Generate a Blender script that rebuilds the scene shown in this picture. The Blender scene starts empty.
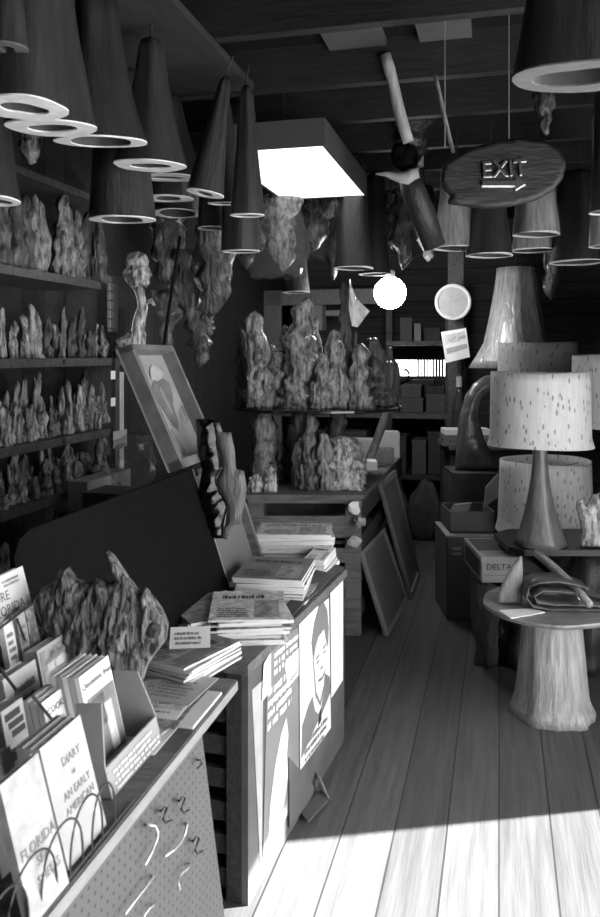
import bpy, bmesh, math, random
from mathutils import Vector, Matrix, noise
C = bpy.context.scene.collection
PI = math.pi
F = 800.0; CX = 300.0; HY = 355.0; EYE = 1.55          # focal length in pixels, horizon row, eye height
U = Vector((.2425, .9701, 0)); V = Vector((.9701, -.2425, 0)); ZZ = Vector((0, 0, 1))
TH = math.atan2(U.y, U.x)                                # the room's long axis
def W(a, b, z): return U * a + V * b + ZZ * z
def AB(p): return p.dot(U), p.dot(V)
def pY(px, py, Y): return Vector(((px - CX) / F * Y, Y, EYE - (py - HY) / F * Y))
def pz(px, py, z): return pY(px, py, (EYE - z) * F / (py - HY))
def pb(px, py, b): return pY(px, py, b / (V.x * (px - CX) / F + V.y))
def pa(px, py, a): return pY(px, py, a / (U.x * (px - CX) / F + U.y))

# ---------------------------------------------------------------- materials
MATS = {}
def M(name, g, rough=.6, var=.25, scale=6, st=(1, 1, 1), bump=.15, spec=.4, coat=0, metal=0, dist=0.0, ramp=.2):
    if name in MATS: return MATS[name]
    m = bpy.data.materials.new(name); m.use_nodes = True
    nt = m.node_tree; n = nt.nodes; l = nt.links; bs = n['Principled BSDF']
    bs.inputs['Roughness'].default_value = rough; bs.inputs['Specular IOR Level'].default_value = spec
    bs.inputs['Coat Weight'].default_value = coat; bs.inputs['Coat Roughness'].default_value = .08
    bs.inputs['Metallic'].default_value = metal
    tc = n.new('ShaderNodeTexCoord'); mp = n.new('ShaderNodeMapping'); mp.inputs['Scale'].default_value = [scale * s for s in st]
    nz = n.new('ShaderNodeTexNoise'); nz.inputs['Scale'].default_value = 1; nz.inputs['Detail'].default_value = 6
    nz.inputs['Roughness'].default_value = .62; nz.inputs['Distortion'].default_value = dist
    cr = n.new('ShaderNodeValToRGB'); cr.color_ramp.elements[0].position = .5 - ramp; cr.color_ramp.elements[1].position = .5 + ramp
    lo = max(0, g * (1 - var)); hi = min(1, g * (1 + var))
    cr.color_ramp.elements[0].color = (lo, lo, lo, 1); cr.color_ramp.elements[1].color = (hi, hi, hi, 1)
    l.new(tc.outputs['Object'], mp.inputs['Vector']); l.new(mp.outputs['Vector'], nz.inputs['Vector'])
    l.new(nz.outputs['Fac'], cr.inputs['Fac']); l.new(cr.outputs['Color'], bs.inputs['Base Color'])
    if bump:
        bp = n.new('ShaderNodeBump'); bp.inputs['Strength'].default_value = bump; bp.inputs['Distance'].default_value = .02
        l.new(nz.outputs['Fac'], bp.inputs['Height']); l.new(bp.outputs['Normal'], bs.inputs['Normal'])
    MATS[name] = m; return m
def emit(name, s):
    m = bpy.data.materials.new(name); m.use_nodes = True; n = m.node_tree.nodes; n.clear()
    e = n.new('ShaderNodeEmission'); e.inputs['Strength'].default_value = s; o = n.new('ShaderNodeOutputMaterial')
    m.node_tree.links.new(e.outputs[0], o.inputs[0]); return m
def math_node(nt, op, a, b=None):
    n = nt.nodes.new('ShaderNodeMath'); n.operation = op
    for i, v in enumerate((a, b)):
        if v is None: continue
        if isinstance(v, (int, float)): n.inputs[i].default_value = v
        else: nt.links.new(v, n.inputs[i])
    return n.outputs[0]
def plank_mat(name, g, wid, gap, rough=.55, var=.28, axis='Y', gapw=.03):
    m = M(name, g, rough, var, 5, (.35, 5, 5) if axis == 'Y' else (5, .35, 5), .25, .3)
    nt = m.node_tree; bs = nt.nodes['Principled BSDF']
    tc = nt.nodes['Texture Coordinate']; sp = nt.nodes.new('ShaderNodeSeparateXYZ'); nt.links.new(tc.outputs['Object'], sp.inputs[0])
    s = math_node(nt, 'DIVIDE', sp.outputs[axis], wid)
    fr = math_node(nt, 'FRACT', s); idx = math_node(nt, 'FLOOR', s)
    wn = nt.nodes.new('ShaderNodeTexWhiteNoise'); wn.noise_dimensions = '1D'; nt.links.new(idx, wn.inputs['W'])
    tone = math_node(nt, 'ADD', math_node(nt, 'MULTIPLY', wn.outputs['Value'], .38), .78)
    line = math_node(nt, 'GREATER_THAN', fr, gapw)
    k = math_node(nt, 'MULTIPLY', tone, math_node(nt, 'ADD', math_node(nt, 'MULTIPLY', line, 1 - gap), gap))
    src = bs.inputs['Base Color'].links[0].from_socket
    mx = nt.nodes.new('ShaderNodeMix'); mx.data_type = 'RGBA'; mx.blend_type = 'MULTIPLY'; mx.inputs[0].default_value = 1
    nt.links.new(src, mx.inputs[6]); nt.links.new(k, mx.inputs[7]); nt.links.new(mx.outputs[2], bs.inputs['Base Color'])
    return m
def dots_mat(name, g, pitch, rad, hole):
    m = M(name, g, .6, .1, 5, (1, 1, 1), .05)
    nt = m.node_tree; bs = nt.nodes['Principled BSDF']; tc = nt.nodes['Texture Coordinate']
    sp = nt.nodes.new('ShaderNodeSeparateXYZ'); nt.links.new(tc.outputs['Object'], sp.inputs[0])
    ds = []
    for ax in ('X', 'Z'):
        f = math_node(nt, 'SUBTRACT', math_node(nt, 'FRACT', math_node(nt, 'DIVIDE', sp.outputs[ax], pitch)), .5)
        ds.append(math_node(nt, 'MULTIPLY', f, f))
    d = math_node(nt, 'GREATER_THAN', math_node(nt, 'ADD', ds[0], ds[1]), rad * rad)
    k = math_node(nt, 'ADD', math_node(nt, 'MULTIPLY', d, 1 - hole), hole)
    src = bs.inputs['Base Color'].links[0].from_socket
    mx = nt.nodes.new('ShaderNodeMix'); mx.data_type = 'RGBA'; mx.blend_type = 'MULTIPLY'; mx.inputs[0].default_value = 1
    nt.links.new(src, mx.inputs[6]); nt.links.new(k, mx.inputs[7]); nt.links.new(mx.outputs[2], bs.inputs['Base Color'])
    return m
def shade_mat(name, g):                     # rough paper-like shade with short slanting cracks
    m = M(name, g, .8, .12, 9, (6, 6, .8), .2)
    nt = m.node_tree; bs = nt.nodes['Principled BSDF']; tc = nt.nodes['Texture Coordinate']
    mp = nt.nodes.new('ShaderNodeMapping'); mp.inputs['Scale'].default_value = (46, 46, 17); mp.inputs['Rotation'].default_value = (.35, .35, 0)
    vo = nt.nodes.new('ShaderNodeTexVoronoi'); vo.feature = 'F1'; vo.inputs['Scale'].default_value = 1; vo.inputs['Randomness'].default_value = .8
    nt.links.new(tc.outputs['Object'], mp.inputs['Vector']); nt.links.new(mp.outputs['Vector'], vo.inputs['Vector'])
    d = math_node(nt, 'GREATER_THAN', vo.outputs['Distance'], .24)
    k = math_node(nt, 'ADD', math_node(nt, 'MULTIPLY', d, .55), .45)
    src = bs.inputs['Base Color'].links[0].from_socket
    mx = nt.nodes.new('ShaderNodeMix'); mx.data_type = 'RGBA'; mx.blend_type = 'MULTIPLY'; mx.inputs[0].default_value = 1
    nt.links.new(src, mx.inputs[6]); nt.links.new(k, mx.inputs[7]); nt.links.new(mx.outputs[2], bs.inputs['Base Color'])
    return m
WOOD = M('worn_wood', .12, .6, .45, 7, (1, 6, 6), .3)
WOODV = M('worn_wood_upright', .16, .6, .45, 7, (6, 6, 1), .3)
DARKWOOD = M('dark_wood', .05, .55, .5, 7, (1, 6, 6), .3)
PALEWOOD = M('pale_wood', .42, .45, .35, 8, (6, 6, 1), .3, .5)
KNEE = M('varnished_cypress', .17, .25, .8, 18, (2, 2, .6), 1.0, .7, .3, ramp=.12)
KNEEP = M('pale_varnished_cypress', .38, .25, .75, 20, (2, 2, .55), 1.0, .7, .3, ramp=.12)
KNEED = M('dark_cypress', .06, .32, .85, 24, (2, 2, .6), 1.0, .7, .3, ramp=.14)
TRUNK = M('grey_cypress_trunk', .026, .45, .35, 9, (5, 5, .8), .35, .5)
TRUNKL = M('pale_cypress_trunk', .24, .4, .35, 9, (6, 6, .7), .35, .5)
TRUNKD = M('dark_cypress_trunk', .017, .5, .4, 9, (5, 5, .8), .35, .4)
CUT = M('sawn_end_wood', .75, .7, .2, 20, (1, 1, 1), .1)
INNER = M('hollow_inside', .06, .8, .4, 10)
BARK = M('weathered_bark', .16, .85, .9, 18, (5, 5, .6), 1.0, .2, dist=.6, ramp=.13)
PAPER = M('white_paper', .78, .7, .06, 10, bump=.0)
PAGES = M('page_edges', .66, .8, .18, 9, (1, 1, 90), .0)
GREYP = M('grey_cover', .42, .5, .15, 14, bump=0)
GREYD = M('dark_grey_cover', .17, .5, .3, 14, bump=0)
MIDP = M('pale_grey_cover', .42, .5, .12, 12, bump=0)
INK = M('printing_ink', .035, .6, .1, bump=0)
GINK = M('grey_printing_ink', .2, .6, .1, bump=0)
CARD = M('cardboard', .11, .75, .12, 8, bump=.05)
CARDL = M('pale_cardboard', .3, .7, .12, 8, bump=.05)
CARDD = M('dark_cardboard', .06, .75, .2, 8, bump=.05)
BLACK = M('black_board', .006, .5, .3, 30, bump=.02, spec=.05)
BLACKGLOSS = M('black_gloss_resin', .002, .05, .6, 30, (1, 1, 1), .12, .45)
WIRE = M('dark_wire', .05, .4, .1, bump=0, metal=.6)
STEEL = M('bright_steel_wire', .75, .3, .1, bump=0, metal=.8)
METAL = M('painted_metal', .3, .4, .1, bump=0)
IMG = M('printed_photo_cover', .3, .35, .95, 20, (1, 1, 1), 0, .5, dist=1.5)
IMGL = M('pale_printed_cover', .62, .3, .6, 22, (1, 1, 1), 0, .5, dist=1.5)
CLOTH = M('dark_sacking', .07, .9, .4, 12, bump=.3)
LEATHER = M('folded_leather', .07, .4, .4, 14, bump=.25, spec=.5)

# ---------------------------------------------------------------- mesh helpers
ROOT = {}
def BM(): return bmesh.new()
def box(bm, c, s, rot=None):
    c = Vector(c); vs = []
    for x in (-.5, .5):
        for y in (-.5, .5):
            for z in (-.5, .5):
                p = Vector((x * s[0], y * s[1], z * s[2]))
                if rot is not None: p = rot @ p
                vs.append(bm.verts.new(c + p))
    for f in ((0, 1, 3, 2), (4, 6, 7, 5), (0, 4, 5, 1), (2, 3, 7, 6), (0, 2, 6, 4), (1, 5, 7, 3)):
        bm.faces.new([vs[i] for i in f])
    return bm
def bx(x0, x1, y0, y1, z0, z1, bm=None):
    return box(bm or BM(), ((x0 + x1) / 2, (y0 + y1) / 2, (z0 + z1) / 2), (abs(x1 - x0), abs(y1 - y0), abs(z1 - z0)))
def prism(bm, pts, vec):
    vec = Vector(vec); A = [bm.verts.new(Vector(p)) for p in pts]; B = [bm.verts.new(Vector(p) + vec) for p in pts]
    n = len(pts); bm.faces.new(A); bm.faces.new(B[::-1])
    for i in range(n): bm.faces.new((A[i], B[i], B[(i + 1) % n], A[(i + 1) % n]))
    return bm
def poly(bm, pts):
    bm.faces.new([bm.verts.new(Vector(p)) for p in pts]); return bm
def loft(bm, rings, cap0=True, cap1=True):
    R = [[bm.verts.new(Vector(p)) for p in r] for r in rings]; n = len(R[0])
    for a, b in zip(R, R[1:]):
        for i in range(n): bm.faces.new((a[i], a[(i + 1) % n], b[(i + 1) % n], b[i]))
    if cap0: bm.faces.new(R[0][::-1])
    if cap1: bm.faces.new(R[-1])
    return bm
def tube(bm, path, rad, n=8):
    path = [Vector(p) for p in path]; rings = []
    for i, p in enumerate(path):
        d = (path[min(i + 1, len(path) - 1)] - path[max(i - 1, 0)]).normalized()
        up = Vector((0, 0, 1)) if abs(d.z) < .9 else Vector((1, 0, 0))
        e = d.cross(up).normalized(); g = d.cross(e).normalized()
        r = rad[i] if isinstance(rad, (list, tuple)) else rad
        rings.append([p + (e * math.cos(2 * PI * k / n) + g * math.sin(2 * PI * k / n)) * r for k in range(n)])
    return loft(bm, rings)
def circ(r, z, n=24, c=(0, 0)): return [(c[0] + r * math.cos(2 * PI * i / n), c[1] + r * math.sin(2 * PI * i / n), z) for i in range(n)]
def lathe(bm, prof, n=24, cap0=True, cap1=True): return loft(bm, [circ(r, z, n) for r, z in prof], cap0, cap1)
def mat4(x, y, z, o):
    m = Matrix.Identity(4)
    for i, c in enumerate((x, y, z, o)):
        for j in range(3): m[j][i] = c[j]
    return m
def obj(name, bm, mat, parent=None, smooth=False, world=False, bevel=0, loc=None):
    """link bm as one mesh; world=True: coordinates are the room's and are moved into the parent's frame"""
    bmesh.ops.recalc_face_normals(bm, faces=bm.faces)
    if parent is not None and world: bm.transform(ROOT[parent.name].inverted())
    if parent is None and loc is None:
        zs = min(v.co.z for v in bm.verts); xs = [v.co.x for v in bm.verts]; ys = [v.co.y for v in bm.verts]
        loc = Vector(((min(xs) + max(xs)) / 2, (min(ys) + max(ys)) / 2, zs)); bm.transform(Matrix.Translation(-loc))
    me = bpy.data.meshes.new(name); bm.to_mesh(me); bm.free()
    if smooth:
        for p in me.polygons: p.use_smooth = True
    o = bpy.data.objects.new(name, me); C.objects.link(o)
    for mm in (mat if isinstance(mat, (list, tuple)) else [mat]): me.materials.append(mm)
    if parent is not None:
        o.parent = parent; ROOT[o.name] = ROOT[parent.name].copy()
    else:
        o.location = loc; ROOT[o.name] = Matrix.Translation(loc)
    if bevel:
        b = o.modifiers.new('bevel', 'BEVEL'); b.width = bevel; b.segments = 2; b.limit_method = 'ANGLE'
    return o
def tag(o, label, cat, group=None, kind=None):
    o['label'] = label; o['category'] = cat
    if group: o['group'] = group
    if kind: o['kind'] = kind
    return o
def thing(name, label, cat, loc=(0, 0, 0), rot=(0, 0, 0), group=None):
    o = bpy.data.objects.new(name, None); C.objects.link(o); o.empty_display_size = .1
    o.location = loc; o.rotation_euler = rot
    from mathutils import Euler
    ROOT[o.name] = Matrix.Translation(Vector(loc)) @ Euler(rot).to_matrix().to_4x4()
    return tag(o, label, cat, group)
def struct(name, bm, mat, loc=(0, 0, 0), room=True):
    """a piece of the setting, given in room coordinates (a, -b, z)"""
    o = obj(name, bm, mat, loc=Vector(loc))
    if room: o.rotation_euler = (0, 0, TH)
    o['kind'] = 'structure'; return o
def text(name, s, size, mat, parent, mtx, ext=.0006, world=False, align='CENTER', shear=0):
    cu = bpy.data.curves.new('lettering', 'FONT'); cu.body = s; cu.size = size; cu.extrude = ext
    cu.align_x = align; cu.align_y = 'CENTER'; cu.shear = shear; cu.resolution_u = 2
    t = bpy.data.objects.new('lettering', cu); C.objects.link(t)
    me = bpy.data.meshes.new_from_object(t.evaluated_get(bpy.context.evaluated_depsgraph_get()))
    bpy.data.objects.remove(t); bpy.data.curves.remove(cu)
    bm = BM(); bm.from_mesh(me); bpy.data.meshes.remove(me); bm.transform(mtx)
    return obj(name, bm, mat, parent, world=world)
def scribble(bm, o, x, y, w, h, lines, rng, fill=.62):
    """rows of short strokes standing for print too small to read"""
    o = Vector(o); x = Vector(x); y = Vector(y); lh = h / lines
    for k in range(lines):
        t = rng.uniform(0, .08) * w; end = w * rng.uniform(.8, 1)
        while t < end:
            ww = min(rng.uniform(.02, .07) * w, end - t); hh = lh * fill * rng.uniform(.7, 1)
            p = o + x * t + y * (h - (k + 1) * lh)
            poly(bm, [p, p + x * ww, p + x * ww + y * hh, p + y * hh]); t += ww + w * rng.choice((.008, .012, .03))
    return bm
def knee(bm, h, r, rng, lobes=5, spires=0, at=(0, 0, 0), p=.8, n=14, m=15, bend=.25, lump=.3, rmin=.12, sub=False):
    """one cypress knee: fluted, lumpy, blunt-tipped, with optional side fingers fused to it"""
    at = Vector(at); ph = rng.uniform(0, 6.28); sd = rng.uniform(0, 90); bx_, by_ = rng.uniform(-bend, bend) * h, rng.uniform(-bend, bend) * h * .5
    tw = rng.uniform(-1.5, 1.5); rings = []; k1 = 9 * h
    for i in range(m + 1):
        t = i / m; z = h * t
        rr = r * ((1 - t) ** p * (1 - rmin) + rmin)
        if t > .9: rr *= math.sqrt(max(.01, 1 - ((t - .9) / .1) ** 2))
        rr *= 1 + lump * 1.1 * noise.noise(Vector((sd, t * (3 + k1), 0)))
        cx = bx_ * t * t + .45 * r * noise.noise(Vector((sd + 7, t * 4, 1))) * t ** .5; cy = by_ * t * t
        ring = []
        for k in range(n):
            an = 2 * PI * k / n; ca, sa = math.cos(an), math.sin(an)
            q = rr * (1 + .2 * math.cos(lobes * an + ph + tw * t) * (1 - .5 * t) + lump * .9 * noise.noise(Vector((ca * 1.3 + sd, sa * 1.3, t * (3 + k1)))) + lump * .5 * noise.noise(Vector((ca * 3.5, sa * 3.5 + sd, t * (4 + 2 * k1)))))
            ring.append(at + Vector((cx + q * ca, cy + q * sa, z)))
        rings.append(ring)
    loft(bm, rings)
    for s in range(spires):
        an = rng.uniform(0, 6.28); d = r * rng.uniform(.6, .95)
        knee(bm, h * rng.uniform(.3, .85), r * rng.uniform(.35, .55), rng, 4, 0, at + Vector((d * math.cos(an), d * .7 * math.sin(an), 0)), p, n - 3, m - 3, bend, lump, max(rmin, .3), True)
    return bm
def lumpy(pts, T, rng, n=34, D=None, amp=.25, sc=14, stripes=0, back=1.0):
    """solid from an outline in the x-z plane, swelling to T in y, with a rough skin"""
    xs = [p[0] for p in pts]; zs = [p[1] for p in pts]; x0, x1, z0, z1 = min(xs), max(xs), min(zs), max(zs)
    s = max(x1 - x0, z1 - z0) / n; D = D or 2.2 * T; sd = rng.uniform(0, 50)
    def inside(x, z):
        c = False; j = len(pts) - 1
        for i in range(len(pts)):
            xi, zi = pts[i]; xj, zj = pts[j]
            if (zi > z) != (zj > z) and x < (xj - xi) * (z - zi) / (zj - zi) + xi: c = not c
            j = i
        return c
    def near(x, z):
        best = (9, x, z)
        for i in range(len(pts)):
            ax, az = pts[i]; bx2, bz2 = pts[(i + 1) % len(pts)]; dx, dz = bx2 - ax, bz2 - az
            t = max(0, min(1, ((x - ax) * dx + (z - az) * dz) / (dx * dx + dz * dz + 1e-12))); qx, qz = ax + dx * t, az + dz * t
            d = math.hypot(x - qx, z - qz)
            if d < best[0]: best = (d, qx, qz)
        return best
    nx = int((x1 - x0) / s) + 2; nz = int((z1 - z0) / s) + 2
    cells = [(i, k) for i in range(nx) for k in range(nz) if inside(x0 + (i + .5) * s, z0 + (k + .5) * s)]
    cs = set(cells); bm = BM(); FV = {}; BV = {}
    def vert(i, k):
        if (i, k) in FV: return
        x, z = x0 + i * s, z0 + k * s; bnd = not all(c in cs for c in ((i, k), (i - 1, k), (i, k - 1), (i - 1, k - 1)))
        d, qx, qz = near(x, z)
        if bnd: x, z, d = qx, qz, 0
        t = T * (.25 + .75 * math.sqrt(min(1, d / D)))
        nn = noise.fractal(Vector((x * sc + sd, z * sc * (.35 if stripes else 1), 0)), 1, 2, 4)
        st = stripes * math.sin(x * 95 + 5 * noise.noise(Vector((x * 9, z * 9, sd)))) if stripes else 0
        w = amp * (.3 if bnd else 1)
        FV[(i, k)] = bm.verts.new((x, -t * (1 + w * nn + st), z)); BV[(i, k)] = bm.verts.new((x, t * back, z))
    for i, k in cells:
        q = [(i, k), (i + 1, k), (i + 1, k + 1), (i, k + 1)]
        for c in q: vert(*c)
        bm.faces.new([FV[c] for c in q]); bm.faces.new([BV[c] for c in q[::-1]])
        for (di, dk), (c0, c1) in (((0, -1), (0, 1)), ((1, 0), (1, 2)), ((0, 1), (2, 3)), ((-1, 0), (3, 0))):
            if (i + di, k + dk) not in cs: bm.faces.new([FV[q[c1]], FV[q[c0]], BV[q[c0]], BV[q[c1]]])
    return bm
ORD = ['first', 'second', 'third', 'fourth', 'fifth', 'sixth', 'seventh', 'eighth', 'ninth', 'tenth', 'eleventh', 'twelfth', 'thirteenth',
       'fourteenth', 'fifteenth', 'sixteenth', 'seventeenth', 'eighteenth', 'nineteenth', 'twentieth']
# ================================================================ the setting  (room coordinates a, -b, z)
A0, A1, BL_, BR_, CZ = -.9, 8.0, -2.12, 1.2, 2.87
FLOORM = plank_mat('floor_boards', .088, .165, .25, .5, .3, 'Y', .035)
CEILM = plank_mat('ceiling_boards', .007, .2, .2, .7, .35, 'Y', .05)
WALLM = plank_mat('wall_boards', .025, .18, .3, .75, .35, 'X', .05)
WALLB = plank_mat('back_wall_boards', .06, .16, .3, .75, .35, 'Z', .05)
struct('floor', bx(A0, A1, -BR_, -BL_, -.06, 0), FLOORM)
struct('ground', bx(-14, 16, -16, -BR_ - .12, -.12, -.06), M('pale_concrete', .4, .8, .15, 3))
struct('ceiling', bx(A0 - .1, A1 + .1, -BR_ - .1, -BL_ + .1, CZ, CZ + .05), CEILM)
struct('wall_front', bx(A0 - .1, A0, -BR_, -BL_, 0, CZ), WALLM)
# left wall with a small slit window
wl0, wl1 = AB(pb(107, 300, BL_))[0], AB(pb(118, 300, BL_))[0]
zl0, zl1 = pb(112, 332, BL_).z, pb(112, 276, BL_).z
bm = BM(); y0, y1 = -BL_, -BL_ + .08
bx(A0, wl0, y0, y1, 0, CZ, bm); bx(wl1, A1, y0, y1, 0, CZ, bm); bx(wl0, wl1, y0, y1, 0, zl0, bm); bx(wl0, wl1, y0, y1, zl1, CZ, bm)
struct('wall_left', bm, WALLM)
bm = BM()
for k in range(6): bx(wl0, wl1, y0 + .03, y0 + .04, zl0 + (zl1 - zl0) * (k + .4) / 6, zl0 + (zl1 - zl0) * (k + .48) / 6, bm)
for k in range(3): bx(wl0 + (wl1 - wl0) * (k + .4) / 3, wl0 + (wl1 - wl0) * (k + .48) / 3, y0 + .03, y0 + .04, zl0, zl1, bm)
struct('window_1', bm, DARKWOOD)
# right wall with the wide doorway the daylight comes through
DO0, DO1, DZ = -.55, 3.33, 2.12
bm = BM(); y0, y1 = -BR_ - .1, -BR_
bx(A0, DO0, y0, y1, 0, CZ, bm); bx(DO1, A1, y0, y1, 0, CZ, bm); bx(DO0, DO1, y0, y1, DZ, CZ, bm)
struct('wall_right', bm, WALLM)
bm = BM(); bx(DO0 - .07, DO0, y0 - .02, y1 + .02, 0, DZ + .07, bm); bx(DO1, DO1 + .07, y0 - .02, y1 + .02, 0, DZ + .07, bm); bx(DO0, DO1, y0 - .02, y1 + .02, DZ, DZ + .07, bm)
struct('door_1', bm, WOODV)
# back wall with the long low window
wa = pa(393, 376, A1); wb = pa(447, 360, A1); wb0, wb1 = AB(wa)[1], AB(wb)[1]; wz0, wz1 = wa.z, wb.z
bm = BM(); bx(A1, A1 + .1, -BR_, -wb1, 0, CZ, bm); bx(A1, A1 + .1, -wb0, -BL_, 0, CZ, bm); bx(A1, A1 + .1, -wb1, -wb0, 0, wz0, bm); bx(A1, A1 + .1, -wb1, -wb0, wz1, CZ, bm)
struct('wall_back', bm, WALLB)
bm = BM(); rw = random.Random(4)
for k in range(9):
    y = -wb0 + (-wb1 + wb0) * (.45 + .5 * k / 9); bx(A1 + .03, A1 + .05, y, y - .012 - .012 * rw.random(), wz0, wz1, bm)
bx(A1 - .01, A1 + .02, -wb1 - .03, -wb0 + .03, wz0 - .03, wz0, bm); bx(A1 - .01, A1 + .02, -wb1 - .03, -wb0 + .03, wz1, wz1 + .03, bm)
struct('window_2', bm, DARKWOOD)
for k in range(12):                                        # ceiling joists
    a = -.64 + .56 * k + (.03 if k % 2 else 0)
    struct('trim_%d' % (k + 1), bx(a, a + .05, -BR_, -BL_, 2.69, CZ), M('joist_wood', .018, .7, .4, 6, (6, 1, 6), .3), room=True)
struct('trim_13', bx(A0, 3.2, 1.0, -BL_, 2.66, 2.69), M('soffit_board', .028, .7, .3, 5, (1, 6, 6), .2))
struct('trim_14', bx(6.3, 6.37, -AB(pY(455, 300, 6.1))[1] - .06, -AB(pY(455, 300, 6.1))[1] + .06, 0, CZ), DARKWOOD)
for nm, q, g in (('trim_15', (330, 376, 16, 50), .2), ('trim_16', (420, 470, 12, 42), .17)):   # pale boards between the joists
    p0 = pz(q[0], q[3], 2.84); p1 = pz(q[1], q[2], 2.84); a0, b0 = AB(p0); a1, b1 = AB(p1)
    struct(nm, bx(a0, a1, -b1, -b0, 2.835, 2.865), M('pale_ceiling_board', .09, .7, .2, 5))

# ================================================================ light
sun = bpy.data.lights.new('sun', 'SUN'); sun.energy = 46; sun.angle = .012
so = bpy.data.objects.new('sun', sun); C.objects.link(so)
sd = Vector((-.985, -.17, -.93)).normalized(); so.rotation_euler = sd.to_track_quat('-Z', 'Y').to_euler(); so.location = (6, 4, 6)
w = bpy.data.worlds.new('sky'); bpy.context.scene.world = w; w.use_nodes = True
w.node_tree.nodes['Background'].inputs[0].default_value = (1, 1, 1, 1); w.node_tree.nodes['Background'].inputs[1].default_value = 5.0

# ================================================================ fluorescent fixture and bulb
FX = thing('ceiling_light', 'long white fluorescent fixture hanging flat under the dark joists', 'light')
z0 = 2.45
c = [pz(253, 150, z0), pz(300, 150, z0), pz(367, 196, z0), pz(264, 204, z0)]
n1 = c[0]; a_, b_ = AB(c[0]); a0 = a_; b1 = AB(c[2])[1]; b0 = b1 - .5; a1 = AB(c[2])[0]
ROOT[FX.name] = Matrix.Identity(4)
def roombox(a0, a1, b0, b1, z0, z1, bm=None):
    bm = bm or BM(); rm = Matrix.Rotation(TH, 3, 'Z')
    return box(bm, W((a0 + a1) / 2, (b0 + b1) / 2, (z0 + z1) / 2), (abs(a1 - a0), abs(b1 - b0), abs(z1 - z0)), rm)
bm = BM(); roombox(a0, a1, b0, b1, z0 + .02, z0 + .12, bm); roombox(a0, a1, b0, b0 + .012, z0, z0 + .03, bm); roombox(a0, a1, b1 - .012, b1, z0, z0 + .03, bm)
roombox(a0, a0 + .012, b0, b1, z0, z0 + .03, bm); roombox(a1 - .012, a1, b0, b1, z0, z0 + .03, bm)
obj('housing', bm, M('fixture_enamel', .08, .4, .05, bump=0), FX)
obj('diffuser', roombox(a0 + .012, a1 - .012, b0 + .012, b1 - .012, z0 + .004, z0 + .02), emit('fluorescent_glow', 2.6), FX)
bm = BM()
for aa in (a0 + .25, a1 - .25):
    p = W(aa, (b0 + b1) / 2, z0 + .1); tube(bm, [p, p + Vector((0, 0, CZ - z0 - .1))], .006, 6)
obj('hanger', bm, WIRE, FX)
p = pY(390, 293, 5.4)
BU = thing('light_bulb', 'bare glowing bulb, drawn as wide as its bloom, hanging in the middle of the shop', 'light', p)
bm = BM(); bmesh.ops.create_uvsphere(bm, u_segments=24, v_segments=16, radius=.108); obj('bloom_globe', bm, emit('bulb_glow', 75.0), BU, smooth=True)  # globe enlarged so its shape takes in the bulb's overexposed bloom
bm = BM(); lathe(bm, [(.03, .09), (.035, .1), (.035, .15), (.015, .17)], 12); obj('socket', bm, DARKWOOD, BU)
obj('cord', tube(BM(), [(0, 0, .16), (.004, 0, .5), (0, 0, CZ - p.z)], .004, 6), WIRE, BU)

# ================================================================ hanging cypress trunks
def flare(px, py, semi, Y, top, label, mat=TRUNK, group='hollow cypress trunks hanging from the ceiling', seed=0, tr=.4, pw=2.0, hole=.62, tilt=(0, 0), flat=1.0, rimmat=CUT):
    rng = random.Random(seed * 7 + 3); p = pY(px, py, Y); R = semi * Y / F; h = top - p.z; n = 28; sd = rng.uniform(0, 80); ph = rng.uniform(0, 6)
    tt = thing('hanging_cypress_trunk', label, 'cypress trunk', p, (tilt[0], tilt[1], 0), group)
    rings = []
    def rad(an, t, k=1):
        f = tr + (1 - tr) * (1 - t) ** pw
        return R * k * f * (1 + (.02 + .09 * t) * math.cos(5 * an + ph) + .03 * math.cos(3 * an + 2 * ph) + .07 * noise.noise(Vector((math.cos(an) + sd, math.sin(an), t * 2.2))))
    def ring(t, k=1, dz=0): return [(rad(2 * PI * i / n, t, k) * math.cos(2 * PI * i / n), flat * rad(2 * PI * i / n, t, k) * math.sin(2 * PI * i / n), h * t + dz) for i in range(n)]
    rings = [ring(i / 12) for i in range(12)] + [ring(.97, .8), ring(1, .35)]
    obj('bark', loft(BM(), rings, False, True), mat, tt, smooth=True)
    kk = lambda i: hole * (1 + .18 * math.cos(2 * i * 2 * PI / n + ph))
    bm = BM(); A = [bm.verts.new(q) for q in ring(0)]; B = [bm.verts.new((q[0] * kk(i), q[1] * kk(i), 0)) for i, q in enumerate(ring(0))]
    A2 = [bm.verts.new((q[0], q[1], -.004)) for q in ring(0)]; B2 = [bm.verts.new((q[0] * kk(i), q[1] * kk(i), -.004)) for i, q in enumerate(ring(0))]
    for i in range(n):
        j = (i + 1) % n; bm.faces.new((A2[i], A2[j], B2[j], B2[i])); bm.faces.new((A[i], A[j], A2[j], A2[i])); bm.faces.new((B[i], B[j], B2[j], B2[i]))
    obj('sawn_rim', bm, rimmat, tt)
    cav = [[(q[0] * kk(i) * s, q[1] * kk(i) * s, zz) for i, q in enumerate(ring(0))] for s, zz in ((1, 0), (.9, h * .15), (.5, h * .35), (.1, h * .4))]
    obj('hollow', loft(BM(), cav, False, True), INNER, tt, smooth=True)
    obj('hook', tube(BM(), [(0, 0, h - .01), (0, 0, h + .03), (.012, 0, max(h + .04, 2.7 - p.z))], .004, 6), WIRE, tt)
    return tt
ST = 2.62
flare(-8, 200, 28, 2.3, ST, 'grey hollow cypress trunk hanging at the left picture edge above the shelves', TRUNKD, seed=2, tr=.35)
flare(8, 48, 20, 1.75, ST, 'blurred dark trunk end in the top left corner, highest of all', TRUNK, seed=1, hole=.4, rimmat=M('dim_cut', .1, .7, .2, 20))
flare(24, 107, 42, 1.85, ST, 'large grey hanging trunk with thick pale rim, nearest at upper left', TRUNK, seed=3, tr=.65, pw=1.4, hole=.48)
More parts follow.
